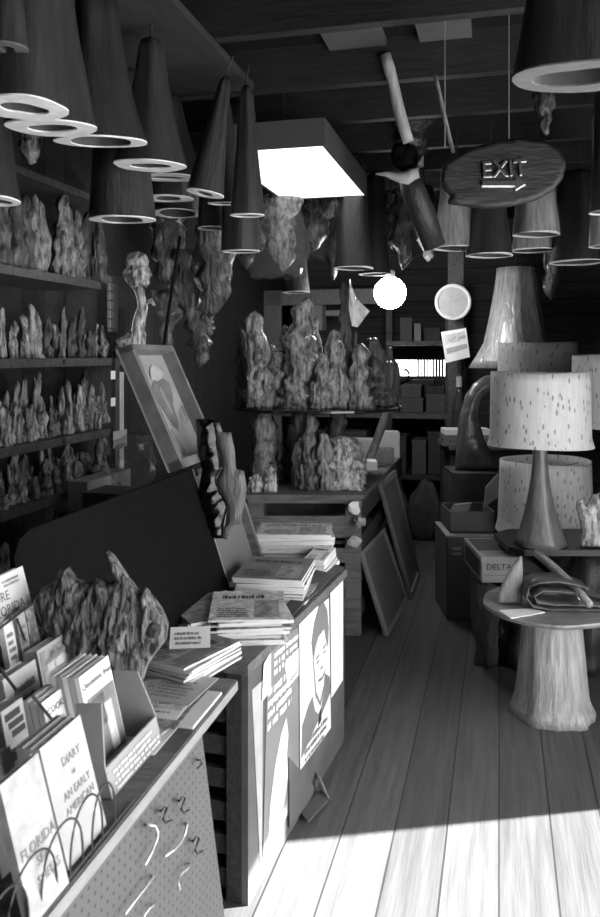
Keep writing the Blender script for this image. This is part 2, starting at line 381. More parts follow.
flare(52, 127, 44, 2.1, ST, 'hanging trunk with thick pale rim just right of the nearest one', TRUNK, seed=4, tr=.5, hole=.5, tilt=(.085, 0))
flare(101, 141, 45, 2.42, ST, 'wide flaring dark trunk with thin white rim, third from the left', TRUNKD, seed=5, tr=.45, pw=1.5, hole=.78, tilt=(.135, 0))
flare(122, 219, 33, 3.0, ST, 'plain cylindrical trunk hanging lowest left, above the carved head', TRUNK, seed=6, tr=.62, pw=1.2, hole=.75, tilt=(.05, 0))
flare(150, 165, 35, 2.72, ST, 'tapering trunk with thick white pointed rim over the shelf corner', TRUNK, seed=7, tr=.34, pw=1.5, hole=.5, tilt=(.06, .02))
flare(167, 177, 34, 3.3, ST, 'long tapering trunk whose white rim touches a second rim behind', TRUNK, seed=8, tr=.4, pw=1.5, hole=.45, tilt=(.1, 0))
flare(168, 198, 25, 3.6, ST, 'small trunk with thin rim hanging under the two tapering ones', TRUNK, seed=9, tr=.45, hole=.6, tilt=(.05, 0))
flare(178, 213, 26, 3.9, ST, 'small trunk with broad hollow lowest in the left cluster', TRUNK, seed=10, tr=.45, hole=.82)
flare(205, 193, 19, 3.05, ST, 'slim trunk with slanting white rim like a figure eight', TRUNK, seed=11, tr=.3, pw=1.3, hole=.5, tilt=(0, .18))
flare(226, 203, 18, 3.38, ST, 'slim smooth trunk hanging left of the bright ceiling fixture', TRUNK, seed=12, tr=.3, pw=1.3, hole=.75, tilt=(.1, 0))
flare(247, 215, 17, 3.2, ST, 'slender trunk overlapping the left end of the bright fixture', TRUNK, seed=13, tr=.35, pw=1.2, hole=.7, tilt=(.06, 0))
flare(241, 251, 19, 3.62, 2.68, 'short grey cylinder trunk hanging lowest beside the wrapped driftwood', TRUNK, seed=14, tr=.75, pw=1, hole=.8, tilt=(.04, 0))
flare(213, 228, 15, 3.75, 2.68, 'dim short trunk half hidden behind the slanting figure eight rim', TRUNKD, seed=15, tr=.7, pw=1, hole=.8)
flare(580, 76, 66, 1.7, 2.69, 'large blurred dark trunk with pale rim at the upper right edge', TRUNK, seed=16, tr=.6, pw=1.3, hole=.62, tilt=(.1, 0), rimmat=M('darkened_cut', .14, .7, .2, 20))  # rim colour darkened to offset the strong doorway light on it
flare(566, 6, 38, 1.95, 2.69, 'dark trunk cut off by the top right picture edge', TRUNKD, seed=17, tr=.6, hole=.6, rimmat=M('darkened_cut', .2))  # same darkened rim colour, toned down against the doorway light
flare(456, 248, 23, 4.0, 2.5, 'pale ribbed hanging trunk below the left end of the exit sign', TRUNKL, seed=18, tr=.55, pw=1.4, hole=.85)
flare(431, 238, 15, 4.45, 2.5, 'narrow trunk leaning out to the left of the pale ribbed one', TRUNK, seed=19, tr=.5, pw=1.3, hole=.85, tilt=(0, -.12))
flare(490, 255, 23, 3.9, 2.45, 'dark smooth trunk hanging right under the exit sign', TRUNKD, seed=20, tr=.6, pw=1.5, hole=.85)
flare(537, 234, 23, 3.9, 2.42, 'bright pale trunk with wavy grain at the right of the exit sign', TRUNKL, seed=21, tr=.75, pw=1.2, hole=.85)
flare(533, 250, 21, 4.2, 2.4, 'second pale trunk showing just below the bright wavy one', TRUNKL, seed=22, tr=.75, pw=1.2, hole=.85)
flare(578, 262, 27, 4.1, 2.5, 'dark broad trunk hanging above the right lamp shade', TRUNKD, seed=23, tr=.6, pw=1.3, hole=.85)
flare(602, 246, 13, 3.7, 2.69, 'pale trunk cut by the right picture edge, lower of two', TRUNKL, seed=24, tr=.7, hole=.85)
flare(606, 212, 16, 3.4, 2.69, 'dim trunk cut by the right picture edge, upper of two', TRUNK, seed=25, tr=.6, hole=.85)
flare(354, 268, 20, 4.6, 2.69, 'ribbed pale trunk hanging between wrapped driftwood and glowing bulb', TRUNK, seed=26, tr=.55, pw=1.2, hole=.85)
flare(375, 274, 16, 5.0, 2.69, 'dim trunk just left of and above the glowing bulb', TRUNKD, seed=27, tr=.6, hole=.85)
flare(296, 292, 14, 5.2, 2.69, 'small dark trunk below the wrapped driftwood by the rack', TRUNKD, seed=28, tr=.5, hole=.8)

# wrapped driftwood and roots hanging at the back
FILM = bpy.data.materials.new('clear_plastic_film'); FILM.use_nodes = True
nt = FILM.node_tree; bs = nt.nodes['Principled BSDF']; bs.inputs['Roughness'].default_value = .1; bs.inputs['Base Color'].default_value = (.12, .12, .12, 1); bs.inputs['Specular IOR Level'].default_value = .9
tr_ = nt.nodes.new('ShaderNodeBsdfTransparent'); ms = nt.nodes.new('ShaderNodeMixShader'); ms.inputs[0].default_value = .3
nt.links.new(tr_.outputs[0], ms.inputs[1]); nt.links.new(bs.outputs[0], ms.inputs[2]); nt.links.new(ms.outputs[0], nt.nodes['Material Output'].inputs[0])
def hung(px, ptop, pbot, semi, Y, label, mat=KNEED, seed=0, spires=2, film=False, name='hanging_driftwood', flip=True):
    rng = random.Random(seed); bot = pY(px, pbot, Y); h = (pbot - ptop) * Y / F; R = semi * Y / F
    tt = thing(name, label, 'driftwood', bot, (0, 0, 0), 'driftwood and roots hanging at the back')
    bm = knee(BM(), h, R * .85, rng, 6, spires, lump=.5, m=14, n=14, bend=.06, rmin=.3)
    if flip:
        for v in bm.verts: v.co.z = h - v.co.z; v.co.y *= .6
    obj('wood', bm, mat, tt, smooth=True)
    obj('hanging_wire', tube(BM(), [(0, 0, h * .8), (0, 0, CZ - bot.z)], .003, 5), WIRE, tt)
    if film:
        bm = BM(); n = 20; rr = []
        for i in range(9):
            t = i / 8; k = 1.12 + .15 * math.sin(3 * t) - .35 * t
            rr.append([(R * k * (1 + .22 * noise.noise(Vector((math.cos(2 * PI * j / n) * 2, math.sin(2 * PI * j / n) * 2, t * 4 + seed)))) * math.cos(2 * PI * j / n), R * .7 * k * math.sin(2 * PI * j / n), -.03 + (h + .03) * t + .012 * math.sin(9 * j / n * PI * 2) * (i == 0)) for j in range(n)])
        obj('plastic_wrap', loft(bm, rr, False, False), FILM, tt)
    return tt
hung(279, 196, 272, 25, 4.6, 'plastic-wrapped driftwood hanging below the front of the fixture', KNEE, 1, 3, True)
hung(316, 196, 252, 22, 5.0, 'wrapped driftwood with spiky lower end right of centre fixture', KNEE, 2, 3, True)
hung(335, 200, 280, 12, 5.4, 'dark thin root between the wrapped pieces and ribbed trunk', KNEED, 3, 2)
hung(405, 190, 270, 18, 5.2, 'dark driftwood hanging right above the glowing bulb', KNEED, 4, 2)
hung(425, 185, 262, 14, 5.6, 'dim root hanging right of the bulb by the pale trunks', KNEED, 5, 2)
hung(168, 205, 285, 24, 4.35, 'gnarled root spreading downward right of the carved head', KNEED, 6, 3)
hung(186, 250, 322, 17, 4.3, 'narrow bent root hanging behind the thin black pole', KNEED, 7, 3)
hung(214, 225, 318, 26, 4.2, 'big twisted root mass hanging in front of the dark rear left', KNEED, 8, 3)
hung(168, 290, 350, 14, 4.6, 'small root with shiny ridges just over the picture frame', KNEED, 9, 2)
hung(200, 305, 368, 20, 4.8, 'broad dark root lowest of those by the picture frame', KNEED, 10, 2)
hung(245, 200, 270, 16, 5.0, 'dark root hanging behind the short grey cylinder trunk', KNEED, 11, 2)
hung(30, 135, 165, 14, 3.0, 'small broken wood scrap dangling under the nearest trunks', KNEE, 12, 1)
hung(545, 92, 136, 12, 3.3, 'slim forked root hanging just over the exit sign edge', KNEED, 13, 1)
hung(415, 120, 170, 22, 4.4, 'dark bulky wood hanging behind the bowl by the exit sign', KNEED, 14, 1)
hung(597, 180, 238, 10, 4.6, 'pale spiky piece hanging at far right under the trunks', KNEE, 15, 2)
hung(552, 205, 300, 16, 5.6, 'dark straight root in the gloom behind the right trunks', KNEED, 16, 2)
# sticks
def stick(p, q, r, label, mat, name='hanging_pole'):
    d = (q - p); bm = tube(BM(), [p + d * t + Vector((r * .12 * math.sin(7 * t), 0, 0)) for t in (0, .15, .3, .5, .7, .85, 1)], [r, r * 1.05, r * .95, r, r * 1.05, r, r * .95], 10)
    return tag(obj(name, bm, mat, smooth=True), label, 'pole')
stick(pY(385, 55, 3.3), pY(408, 142, 3.3), .024, 'pale knobbly pole slung slanting from the joists above the bowl', PALEWOOD)
stick(pY(435, 75, 3.25), pY(453, 152, 3.1), .008, 'thin light stick slanting down to the exit sign', PALEWOOD)
stick(pY(180, 236, 3.7), pY(163, 352, 3.7), .008, 'thin straight black pole leaning behind the framed picture', BLACK, 'leaning_pole')
# log with a pale curved collar, hanging between the pole and the pale trunks
hl = thing('hanging_log', 'smooth grey log with dark top and pale curved collar hanging left of exit sign', 'log', pY(420, 200, 3.7))
obj('trunk', tube(BM(), [pY(408, 172, 3.7), pY(413, 190, 3.7), pY(422, 212, 3.75), pY(434, 246, 3.8)], [.05, .055, .06, .055], 16), TRUNK, hl, smooth=True, world=True)
obj('pale_collar', tube(BM(), [pY(x, y, 3.66) for x, y in ((376, 174), (386, 174), (397, 177), (407, 178), (415, 173), (420, 165), (423, 155))], [.004, .012, .022, .034, .03, .018, .004], 12), M('pale_bowl_wood', .4, .4, .15), hl, smooth=True, world=True)
q = [(394, 144), (404, 141), (414, 146), (420, 158), (416, 170), (404, 174), (393, 166), (390, 154)]; bm = lumpy([((x - 405) * 3.7 / F, (174 - y) * 3.7 / F) for x, y in q], .05, random.Random(3), 20, .05, .3, 20); bm.transform(Matrix.Translation(pY(405, 174, 3.72)))
obj('dark_top', bm, BLACK, hl, smooth=True, world=True)
obj('hanging_wire', tube(BM(), [pY(405, 148, 3.72), pY(405, 148, 3.72) + ZZ * (CZ - pY(405, 148, 3.72).z)], .002, 5), WIRE, hl, world=True)

# ---------------------------------------------------------------- exit sign
p = pY(503, 174, 3.0); es = thing('exit_sign', 'dark oval wood slab sign lettered EXIT with an arrow, hung on two wires', 'sign', p, (0, 0, 0))
s = 3.0 / F; out = []
for (x, y) in ((440, 178), (443, 164), (456, 156), (472, 148), (495, 141), (520, 138), (545, 141), (560, 150), (566, 163), (563, 178), (553, 191), (535, 201), (510, 207), (485, 209), (462, 206), (446, 204), (450, 196), (443, 190)):
    out.append(((x - 503) * s, (174 - y) * s))
slb_ = obj('slab', lumpy(out, .018, random.Random(5), 46, .008, .03, 18), M('exit_slab_wood', .014, .5, .4, 9, (1, 4, 4), .3), es, smooth=True)
fr = Matrix.Translation((-.004, -.03, .012)) @ Matrix.Rotation(-.06, 4, 'Y') @ Matrix.Rotation(PI / 2, 4, 'X')
hi_ = M('pale_sign_edge', .8, .5, .1, bump=0)  # pale tone for the offset copies behind letters and arrow
text('lettering_edge', 'EXIT', .082, hi_, slb_, Matrix.Translation((.0025, .007, -.003)) @ fr, .004)
text('lettering', 'EXIT', .082, INK, slb_, fr, .006)
def arrow(dx, dz, k): return [(dx + x, 0, dz + z) for x, z in ((-.085, -.004), (.04, -.004), (.04, -.018), (.078, .004), (.04, .026), (.04, .012), (-.085, .012))]
for nm, dx, dz, y, mt in (('arrow_edge', .001, -.006, -.026, hi_), ('arrow', 0, 0, -.035, INK)):
    obj(nm, prism(BM(), [(q[0], y, q[2] - .045) for q in arrow(dx, dz, 1)], (0, .006, 0)), mt, slb_)
for x in (445, 509):
    dx = (x - 503) * s
    obj('hanging_wire', tube(BM(), [(dx, 0, .1), (dx, 0, CZ - p.z)], .0018, 5), METAL, es)
# ================================================================ left shelves with cypress knees
SB = -1.80
aL, aR = 1.1, AB(pb(113, 400, SB))[0] + .03
SH = thing('wall_shelf', 'long dark shelf unit along the left wall filled with knees', 'shelf', W(aR, -2.0, 0)); 
zs = [pb(112, y, SB).z for y in (284, 358, 428, 478)] + [.64]
ends = [AB(pb(101, 285, SB))[0], AB(pb(162, 357, SB))[0], aR, aR, aR]
for zz, e in zip(zs, ends):
    obj('shelf_board', roombox(aL, e, -2.1, SB, zz - .035, zz), M('shelf_wood', .075, .6, .4, 7, (1, 6, 6), .3), SH, world=True)
obj('shelf_board', roombox(aL, ends[0], -2.1, SB, 2.25, 2.28), DARKWOOD, SH, world=True)
obj('post', roombox(aR - .045, aR, SB - .0, SB + .02, 0, zs[1]), DARKWOOD, SH, world=True)
am = AB(pb(64, 365, SB))[0]
for aa in (2.1, aL): obj('post', roombox(aa - .02, aa + .02, -2.1, -2.06, 0, 2.3), DARKWOOD, SH, world=True)
for zz in zs[1:4]:
    q = W(am, SB + .006, zz - .016); bm = BM(); bmesh.ops.create_uvsphere(bm, u_segments=8, v_segments=6, radius=.012); bm.transform(Matrix.Translation(q)); obj('knob', bm, WOOD, SH, world=True)
for y in (375, 402):
    q = pb(113, y, SB + .022); bm = BM(); prism(bm, [q + U * x + ZZ * z for x, z in ((-.022, -.02), (.022, -.02), (.022, .02), (-.022, .02))], V * .001)
    obj('price_label', bm, PAPER, SH, world=True)
SHELFN = ['top', 'second', 'third', 'fourth', 'lowest']
def krow(i, n, h0, h1, px0, px1, seed, mats, bj=.05, r=(.018, .029), off=.07, row=''):
    rng = random.Random(seed)
    a0 = AB(pb(px0, 380, SB - off))[0]; a1 = AB(pb(px1, 380, SB - off))[0]
    for k in range(n):
        a = a0 + (a1 - a0) * (k + .5 + rng.uniform(-.18, .18)) / n; b = SB - off + rng.uniform(-bj, bj); h = rng.uniform(h0, h1) * (1 if rng.random() < .8 else .7)
        bm = knee(BM(), h, rng.uniform(*r) * (1 if h < .3 else 1.25), rng, rng.choice((4, 5, 6)), rng.choice((1, 2, 2, 3)), lump=.5, p=.6, bend=.14, rmin=.3)
        o = obj('cypress_knee', bm, rng.choice(mats), loc=W(a, b, zs[i] + .001), smooth=True); o.rotation_euler = (0, 0, TH)
        tag(o, '%s cypress knee, %s from the left in the %srow on the %s left shelf' % ('small' if row else 'upright', ORD[k], row or ('rear ' if i in (2, 3) else ''), SHELFN[i]), 'cypress knee', 'cypress knees on the %s shelf' % SHELFN[i])
krow(0, 10, .26, .37, -6, 96, 11, [KNEED, KNEED, KNEE], .03, (.025, .04))
krow(1, 15, .12, .24, -6, 104, 12, [KNEEP, KNEE, KNEED], .04)
krow(2, 20, .16, .28, -6, 108, 13, [KNEE, KNEEP, KNEEP], .03, off=.16)
krow(2, 14, .09, .16, -6, 100, 23, [KNEEP, KNEEP, KNEE], .02, off=.06, row='front ')
krow(3, 18, .13, .215, -6, 113, 14, [KNEE, KNEEP, KNEEP], .03, off=.15)
krow(3, 12, .07, .12, -6, 110, 24, [KNEEP, KNEEP, KNEE], .02, off=.05, row='front ')
krow(4, 9, .14, .24, -8, 60, 15, [KNEE, KNEEP], .03)
# things on and by the shelves
q0 = pb(68, 507, SB + .03); q1 = pb(113, 490, SB + .03)
a0, b0 = AB(q0); a1, b1 = AB(q1); zt = pb(113, 468, SB + .03).z
bt = thing('carton', 'pale printed carton lying against the shelf front by the black panel', 'box', W((a0 + a1) / 2, SB + .06, q0.z))
obj('body', roombox(a0, a1, SB + .03, SB + .12, q0.z - .02, zt), CARDL, bt, world=True)
obj('lettering', scribble(BM(), W(a0 + .05, SB + .121, q0.z + .055), U, ZZ, (a1 - a0) * .7, .025, 1, random.Random(3)), GINK, bt, world=True)
obj('support_arm', roombox(a0 - .02, a1 + .02, SB, SB + .12, q0.z - .035, q0.z - .02), DARKWOOD, SH, world=True)
aa = AB(pb(121, 400, SB - .05))[0]
def hb(name, label, px0, px1, y0, y1, b, mat, dep, cat, group=None):
    p0 = pb(px0, y1, b); p1 = pb(px1, y0, b); a0 = AB(p0)[0]; a1 = AB(p1)[0]
    o = obj(name, roombox(a0, a1, b - dep, b, p0.z, p1.z), mat, bevel=.002); return tag(o, label, cat, group)
hb('wood_batten', 'tall bright narrow batten standing beside the shelf post', 119, 124, 372, 520, SB - .03, PALEWOOD, .02, 'batten')
hb('notice_card', 'small pale card fixed low beside the shelf post', 113.5, 127, 429, 449, SB + .03, CARDL, .006, 'card')
# crumpled clear bag between carton and picture
rng = random.Random(8); bm = BM(); bmesh.ops.create_icosphere(bm, subdivisions=3, radius=.11); p = pb(133, 462, -1.6)
for v in bm.verts:
    k = 1 + .35 * noise.noise(v.co * 14) + .2 * noise.noise(v.co * 30); v.co = Vector((v.co.x * 1.1 * k, v.co.y * .6 * k, v.co.z * 1.1 * k))
tag(obj('plastic_bag', bm, FILM, loc=p), 'crumpled clear plastic bag behind the framed picture', 'bag')
st_ = thing('packing_crate', 'dark crate holding the crumpled bag behind the black panel', 'crate', W(3.1, -1.6, 0))
obj('body', roombox(3.0, 3.2, -1.68, -1.52, 0, p.z - .09), DARKWOOD, st_, world=True)

# carved driftwood figure beside the window
p = pb(140, 357, SB - .06); p.z = zs[1] + .001
fg = thing('driftwood_figure', 'pale driftwood carved like a head on a thin neck right of window', 'carving', p)
Yf = p.y; s = Yf / F
def fp(x, y, dy=0): return Vector(((x - 140) * s, dy, (357 - y) * s))
hd = [fp(x, y) for x, y in ((124, 264), (128, 253), (139, 251), (146, 254), (149, 260), (148, 265), (152, 274), (149, 278), (150, 283), (146, 287), (141, 285), (139, 291), (133, 289), (127, 282), (123, 273))]
bm = lumpy([(q.x, q.z) for q in hd], .045, random.Random(3), 30, .06, .45, 28); obj('carved_head', bm, KNEEP, fg, smooth=True)
bm = tube(BM(), [fp(138, 286), fp(141, 296), fp(143, 306), (fp(140, 318)), fp(138, 330), fp(135, 345), fp(133, 358)], [.03, .024, .028, .034, .036, .04, .046], 10)
tube(bm, [fp(142, 308), fp(147, 302), fp(151, 300), fp(155, 305)], [.014, .014, .016, .006], 8)
tube(bm, [fp(140, 322), fp(143, 335), fp(142, 345), fp(145, 358)], [.016, .018, .02, .02], 8)
obj('neck', bm, KNEEP, fg, smooth=True)
rng = random.Random(5)
o = obj('driftwood_tangle', knee(BM(), .14, .07, rng, 5, 3, lump=.6, bend=.4), KNEE, loc=pb(122, 357, SB - .08) * 1.0, smooth=True); o.location.z = zs[1] + .001
tag(o, 'low tangled driftwood at the foot of the carved head', 'driftwood')

# ================================================================ posters counter (crate table in front)
PT0 = Vector((-.146, 2.25, 0)); PT1 = Vector((.178, 3.22, 0)); TZ = .69
d1 = (PT1 - PT0).normalized(); n1 = Vector((d1.y, -d1.x, 0)); L1 = (PT1 - PT0).length
def T1(s, t, z): return PT0 + d1 * s - n1 * t + ZZ * z          # s along the side, t to the left, z up
def sidept(px, py, off=0):
    ray = pY(px, py, 1) - Vector((0, 0, EYE)); k = ((PT0 + n1 * off).dot(n1)) / ray.dot(n1); q = Vector((0, 0, EYE)) + ray * k; return q
def t1box(bm, s0, s1, t0, t1, z0, z1):
    ang = math.atan2(d1.y, d1.x); return box(bm, T1((s0 + s1) / 2, (t0 + t1) / 2, (z0 + z1) / 2), (abs(s1 - s0), abs(t1 - t0), abs(z1 - z0)), Matrix.Rotation(ang, 3, 'Z'))
ct = thing('crate_counter', 'low counter of slatted crates covered with posters on its right side', 'counter', T1(.5, .4, 0))
WD = .72
obj('top_board', t1box(BM(), -.03, L1, -.012, WD, TZ - .03, TZ), WOOD, ct, world=True)
obj('side_board', t1box(BM(), 0, L1, 0, .02, 0, TZ - .03), M('grey_side_board', .1, .6, .3, 5, bump=.1), ct, world=True)
CRW = M('crate_wood', .035, .7, .35, 7, (6, 1, 6), .3)
for t0 in (.021, .3, WD - .06):
    obj('post', t1box(BM(), 0, .04, t0, t0 + (.045 if t0 < .1 else .05), 0, TZ - .03), CRW, ct, world=True)
for k in range(7): obj('slat', t1box(BM(), .012, .03, .066, WD, .03 + k * .094, .03 + k * .094 + .055), CRW, ct, world=True)
obj('back_panel', t1box(BM(), .3, .32, .022, WD, 0, TZ - .03), DARKWOOD, ct, world=True)
obj('end_panel', t1box(BM(), L1 - .02, L1, .022, WD, 0, TZ - .03), WOOD, ct, world=True)
def poster(name, label, corners, mat, off=.003, cat='poster', group=None):
    pts = [sidept(x, y, off) for x, y in corners]; c = sum(pts, Vector()) / len(pts)
    o = thing(name, label, cat, c, group=group); o2 = obj('sheet', prism(BM(), pts, n1 * -.0012), mat, o, world=True)
    return o2, pts
def bil(pts, u, v, off=0):     # pts TL TR BR BL
    return (pts[0] * (1 - u) + pts[1] * u) * (1 - v) + (pts[3] * (1 - u) + pts[2] * u) * v + n1 * off
def bilpoly(pts, uv, off, bm=None): return prism(bm or BM(), [bil(pts, u, v, off) for u, v in uv], n1 * -.0006)
o, q = poster('portrait_poster', 'white poster with a portrait of a smiling dark-haired man in a suit', [(299.5, 620), (329, 598), (331, 728), (300.5, 770)], PAPER)
PGR = M('poster_grey', .2, .6, .15, bump=0)
obj('hair', bilpoly(q, [(.42, .36), (.36, .22), (.45, .1), (.62, .0), (.8, .0), (.92, .08), (.97, .22), (.93, .36), (.86, .3), (.8, .2), (.6, .22), (.5, .27)], .001), PGR, o, world=True)
obj('suit', bilpoly(q, [(.02, .93), (.05, .72), (.25, .63), (.38, .6), (.45, .72), (.62, .8), (.75, .66), (.8, .53), (.98, .6), (1, .72), (.7, .8), (.45, .84)], .001), PGR, o, world=True)
bm = BM()
for uv in ([(.5, .36), (.62, .345), (.62, .36), (.5, .375)], [(.74, .33), (.86, .315), (.86, .33), (.74, .345)], [(.52, .39), (.6, .385), (.6, .4), (.52, .405)], [(.76, .365), (.84, .36), (.84, .372), (.76, .38)], [(.64, .46), (.72, .455), (.74, .47), (.66, .475)], [(.55, .525), (.7, .535), (.86, .5), (.72, .555), (.6, .55)], [(.4, .34), (.42, .34), (.5, .6), (.62, .7), (.78, .6), (.8, .62), (.63, .735), (.47, .62)]): bilpoly(q, uv, .0014, bm)
obj('face_lines', bm, GINK, o, world=True)
obj('tie', bilpoly(q, [(.58, .77), (.66, .75), (.66, .84), (.55, .86)], .0015), INK, o, world=True)
obj('small_print', scribble(BM(), bil(q, .06, .985, .0015), (q[1] - q[0]), ZZ, .85, .075, 3, random.Random(2)), GINK, o, world=True)
o, q = poster('blank_paper', 'bright white sheet hung at the far end of the poster row', [(330.5, 592), (343, 576), (343, 680), (331.5, 698)], PAPER, .006, 'paper')
o, q = poster('text_poster', 'tall grey poster with rows of white slogan lettering and a pale figure', [(268, 650), (298, 627), (299, 792), (263, 862)], M('poster_mid_grey', .22, .6, .12, 6, bump=0))
wink = PAPER
rng = random.Random(6)
for (u0, v0, w_, h_, ln) in ((.2, .04, .8, .13, 3), (.04, .2, .72, .22, 4)):
    bm = BM()
    for l_ in range(ln):
        t = 0
        while t < w_:
            ww = min(rng.uniform(.025, .06), w_ - t); va = v0 + h_ * (l_ + rng.uniform(0, .1)) / ln; vb = va + h_ / ln * rng.uniform(.5, .68)
            bilpoly(q, [(u0 + t, va), (u0 + t + ww, va), (u0 + t + ww, vb), (u0 + t, vb)], .001, bm); t += ww + rng.choice((.01, .014, .02, .06))
    obj('lettering', bm, wink, o, world=True)
obj('pale_figure', bilpoly(q, [(.28, .62), (.45, .5), (.6, .45), (.66, .56), (.62, .66), (.66, .78), (.55, .9), (.3, .97), (.12, .95), (.16, .78)], .001), PAPER, o, world=True)
o, q = poster('handbill', 'small white handbill pinned over the upper right of the grey poster', [(285, 664), (298.5, 648), (298.5, 675), (288, 688)], PAPER, .005)
obj('small_print', scribble(BM(), bil(q, .15, .85, .001), (q[1] - q[0]), ZZ, .7, .012, 1, rng), GINK, o, world=True)
o, q = poster('torn_paper', 'torn white paper scrap on the near corner of the crate counter', [(264, 664), (271, 652), (271, 690), (262, 702)], PAPER, .006, 'paper')
o, q = poster('grey_placard', 'plain grey placard down the near corner edge of the crate counter', [(252, 690), (263, 680), (262, 866), (262, 900)], GREYP, .002, 'poster')
# dark paper curling along the top edge
pts = [T1(L1 * k / 6, .0, TZ + .002 + .012 * (k % 2)) for k in range(2, 7)]; bm = BM()
for k, (a, b) in enumerate(zip(pts, pts[1:])): prism(bm, [a, b, b - n1 * (.05 + .012 * k) + ZZ * (.004 + .006 * k), a - n1 * (.04 + .012 * k) + ZZ * .004 * k], ZZ * .004)
tag(obj('edge_strip', bm, CARDD), 'dark curling cardboard strip along the top edge above the posters', 'strip')
# scraps on the floor
p = sidept(292, 800, .05); p.z = 0
bm = prism(BM(), [sidept(288, 757, .006), sidept(289, 828, .006), pz(316, 790, .004)], n1 * .004)
tag(obj('cardboard_flap', bm, CARD), 'dark triangular flap leaning against the foot of the poster counter', 'cardboard')
a = pz(300, 812, .012); b = pz(321, 790, .012); c = pz(329, 800, .012); d = pz(308, 823, .012)
o = thing('matchbook', 'small open folded card lying on the floor by the poster counter', 'card', pz(314, 806, 0))
obj('lower_leaf', prism(BM(), [a, b, c, d], ZZ * .004), CARD, o, world=True); obj('upper_leaf', prism(BM(), [b, c, c + Vector((-.03, .05, .05)), b + Vector((-.03, .05, .05))], Vector((.002, 0, .003))), PAPER, o, world=True)
o.location.z = 0; 

# ================================================================ magazines
def pile(px, py, z, n, w, d, yaw, group, where, mats, seed, th=(.004, .009), jit=.012, rot=.12, kind='magazine'):
    rng = random.Random(seed); base = pz(px, py, z); zz = z + .001
    for k in range(n):
        t = rng.uniform(*th); loc = Vector((base.x + rng.uniform(-jit, jit), base.y + rng.uniform(-jit, jit), zz)); top = k == n - 1
        place = 'on top of' if top else ('at the bottom of' if k == 0 else ORD[k] + ' from the bottom of')
        o = thing(kind, '%s lying %s %s' % (kind, place, where), kind, loc, (0, 0, yaw + rng.uniform(-rot, rot)), group)
        ww, dd = w * rng.uniform(.94, 1), d * rng.uniform(.94, 1)
        obj('pages', bx(-ww / 2 + .001, ww / 2 - .001, -dd / 2 + .001, dd / 2 - .001, 0, t - .001), PAGES, o)
        bm = bx(-ww / 2, ww / 2, -dd / 2, dd / 2, t - .001, t); bx(-ww / 2 - .001, -ww / 2, -dd / 2, dd / 2, 0, t, bm)
        cv = obj('cover', bm, mats[k % len(mats)] if not top else mats[0], o)
        if top:
            bm = BM(); r2 = random.Random(seed + 1); scribble(bm, (-ww * .42, dd * .22, t + .0006), (1, 0, 0), (0, 1, 0), ww * .8, dd * .2, 1, r2)
            obj('cover_photo', bx(.02, ww * .42, -dd * .42, dd * .14, t, t + .0006), IMG if mats[0] is not IMG else GREYD, cv); ik = INK if seed % 2 else GINK; obj('headline', bm, ik, cv)
            obj('body_print', scribble(BM(), (-ww * .42, -dd * .4, t + .0006), (1, 0, 0), (0, 1, 0), ww * .45, dd * .3, 5, r2), ik, cv)
        zz += t + .0005
    return zz
G = 'magazine piles on the crate counter'
MG = [IMGL, IMG, GREYP, IMGL, GREYD, IMG, MIDP]
pile(248, 630, TZ, 9, .23, .29, .12, G, 'the bright pile nearest on the crate counter', MG, 21, (.006, .01))
pile(207, 626, TZ, 6, .22, .27, .4, G, 'the darker pile under the black panel edge', [IMG, GREYD, IMG, GREYP], 22, (.006, .012))
pile(278, 592, TZ, 8, .25, .3, -.12, G, 'the dark thick pile at mid counter', [GREYD, IMG, GREYD, MIDP, IMG], 23, (.008, .014))
pile(293, 555, TZ, 8, .33, .25, -.06, G, 'the glossy white pile at the far counter end', [IMGL, PAPER, MIDP, IMGL], 24, (.01, .016))
pile(321, 570, TZ, 6, .09, .22, -.25, G, 'the narrow white pile along the counter edge', [PAPER, IMGL, MIDP], 25, (.008, .014), .005)

# ================================================================ black panel, tray frame, slabs, picture
PB0, PBT = -.925, -1.075
def panel_pt(a, k, off=0): return W(a, PB0 + (PBT - PB0) * k + off, TZ + .004 + k * .445)
aP0, aP1 = 1.575, 2.70
pts = [panel_pt(aP1, 0), panel_pt(aP1, 1), panel_pt(aP0 + .1, 1), panel_pt(aP0 + .05, .97), panel_pt(aP0 + .015, .9), panel_pt(aP0, .78), panel_pt(aP0, .39)] + [panel_pt(aP0 + .02, .39), panel_pt(2.16, 0)]
bp = thing('black_panel', 'large plain black panel leaning on the counter behind the gnarled stump', 'panel', W(2.2, PB0, TZ))
obj('board', prism(BM(), pts, (-V * .012)), BLACK, bp, world=True)
obj('edge_band', prism(BM(), [panel_pt(aP1, 0, .002), panel_pt(aP1, 1, .002), panel_pt(aP1 + .006, 1, .002), panel_pt(aP1 + .006, 0, .002)], -V * .016), CARDL, bp, world=True)
for k in (.2,): 
    q = panel_pt(2.0, .55, .003); bm = BM(); bmesh.ops.create_uvsphere(bm, u_segments=8, v_segments=6, radius=.005); bm.transform(Matrix.Translation(q)); obj('screw', bm, WIRE, bp, world=True)
TB0, TBT = PB0 - .03, PBT - .03
def tray_pt(a, k, off=0): return W(a, TB0 + (TBT - TB0) * k + off, TZ + .004 + k * .44)
ty = thing('tray_frame', 'tan shallow tray frame propped up beyond the black panel', 'frame', W(2.9, TB0, TZ))
TAN = M('tan_board', .15, .55, .1, 5, bump=.03)
obj('backing', prism(BM(), [tray_pt(2.73, 0), tray_pt(3.12, 0), tray_pt(3.12, 1), tray_pt(2.73, 1)], -V * .01), TAN, ty, world=True)
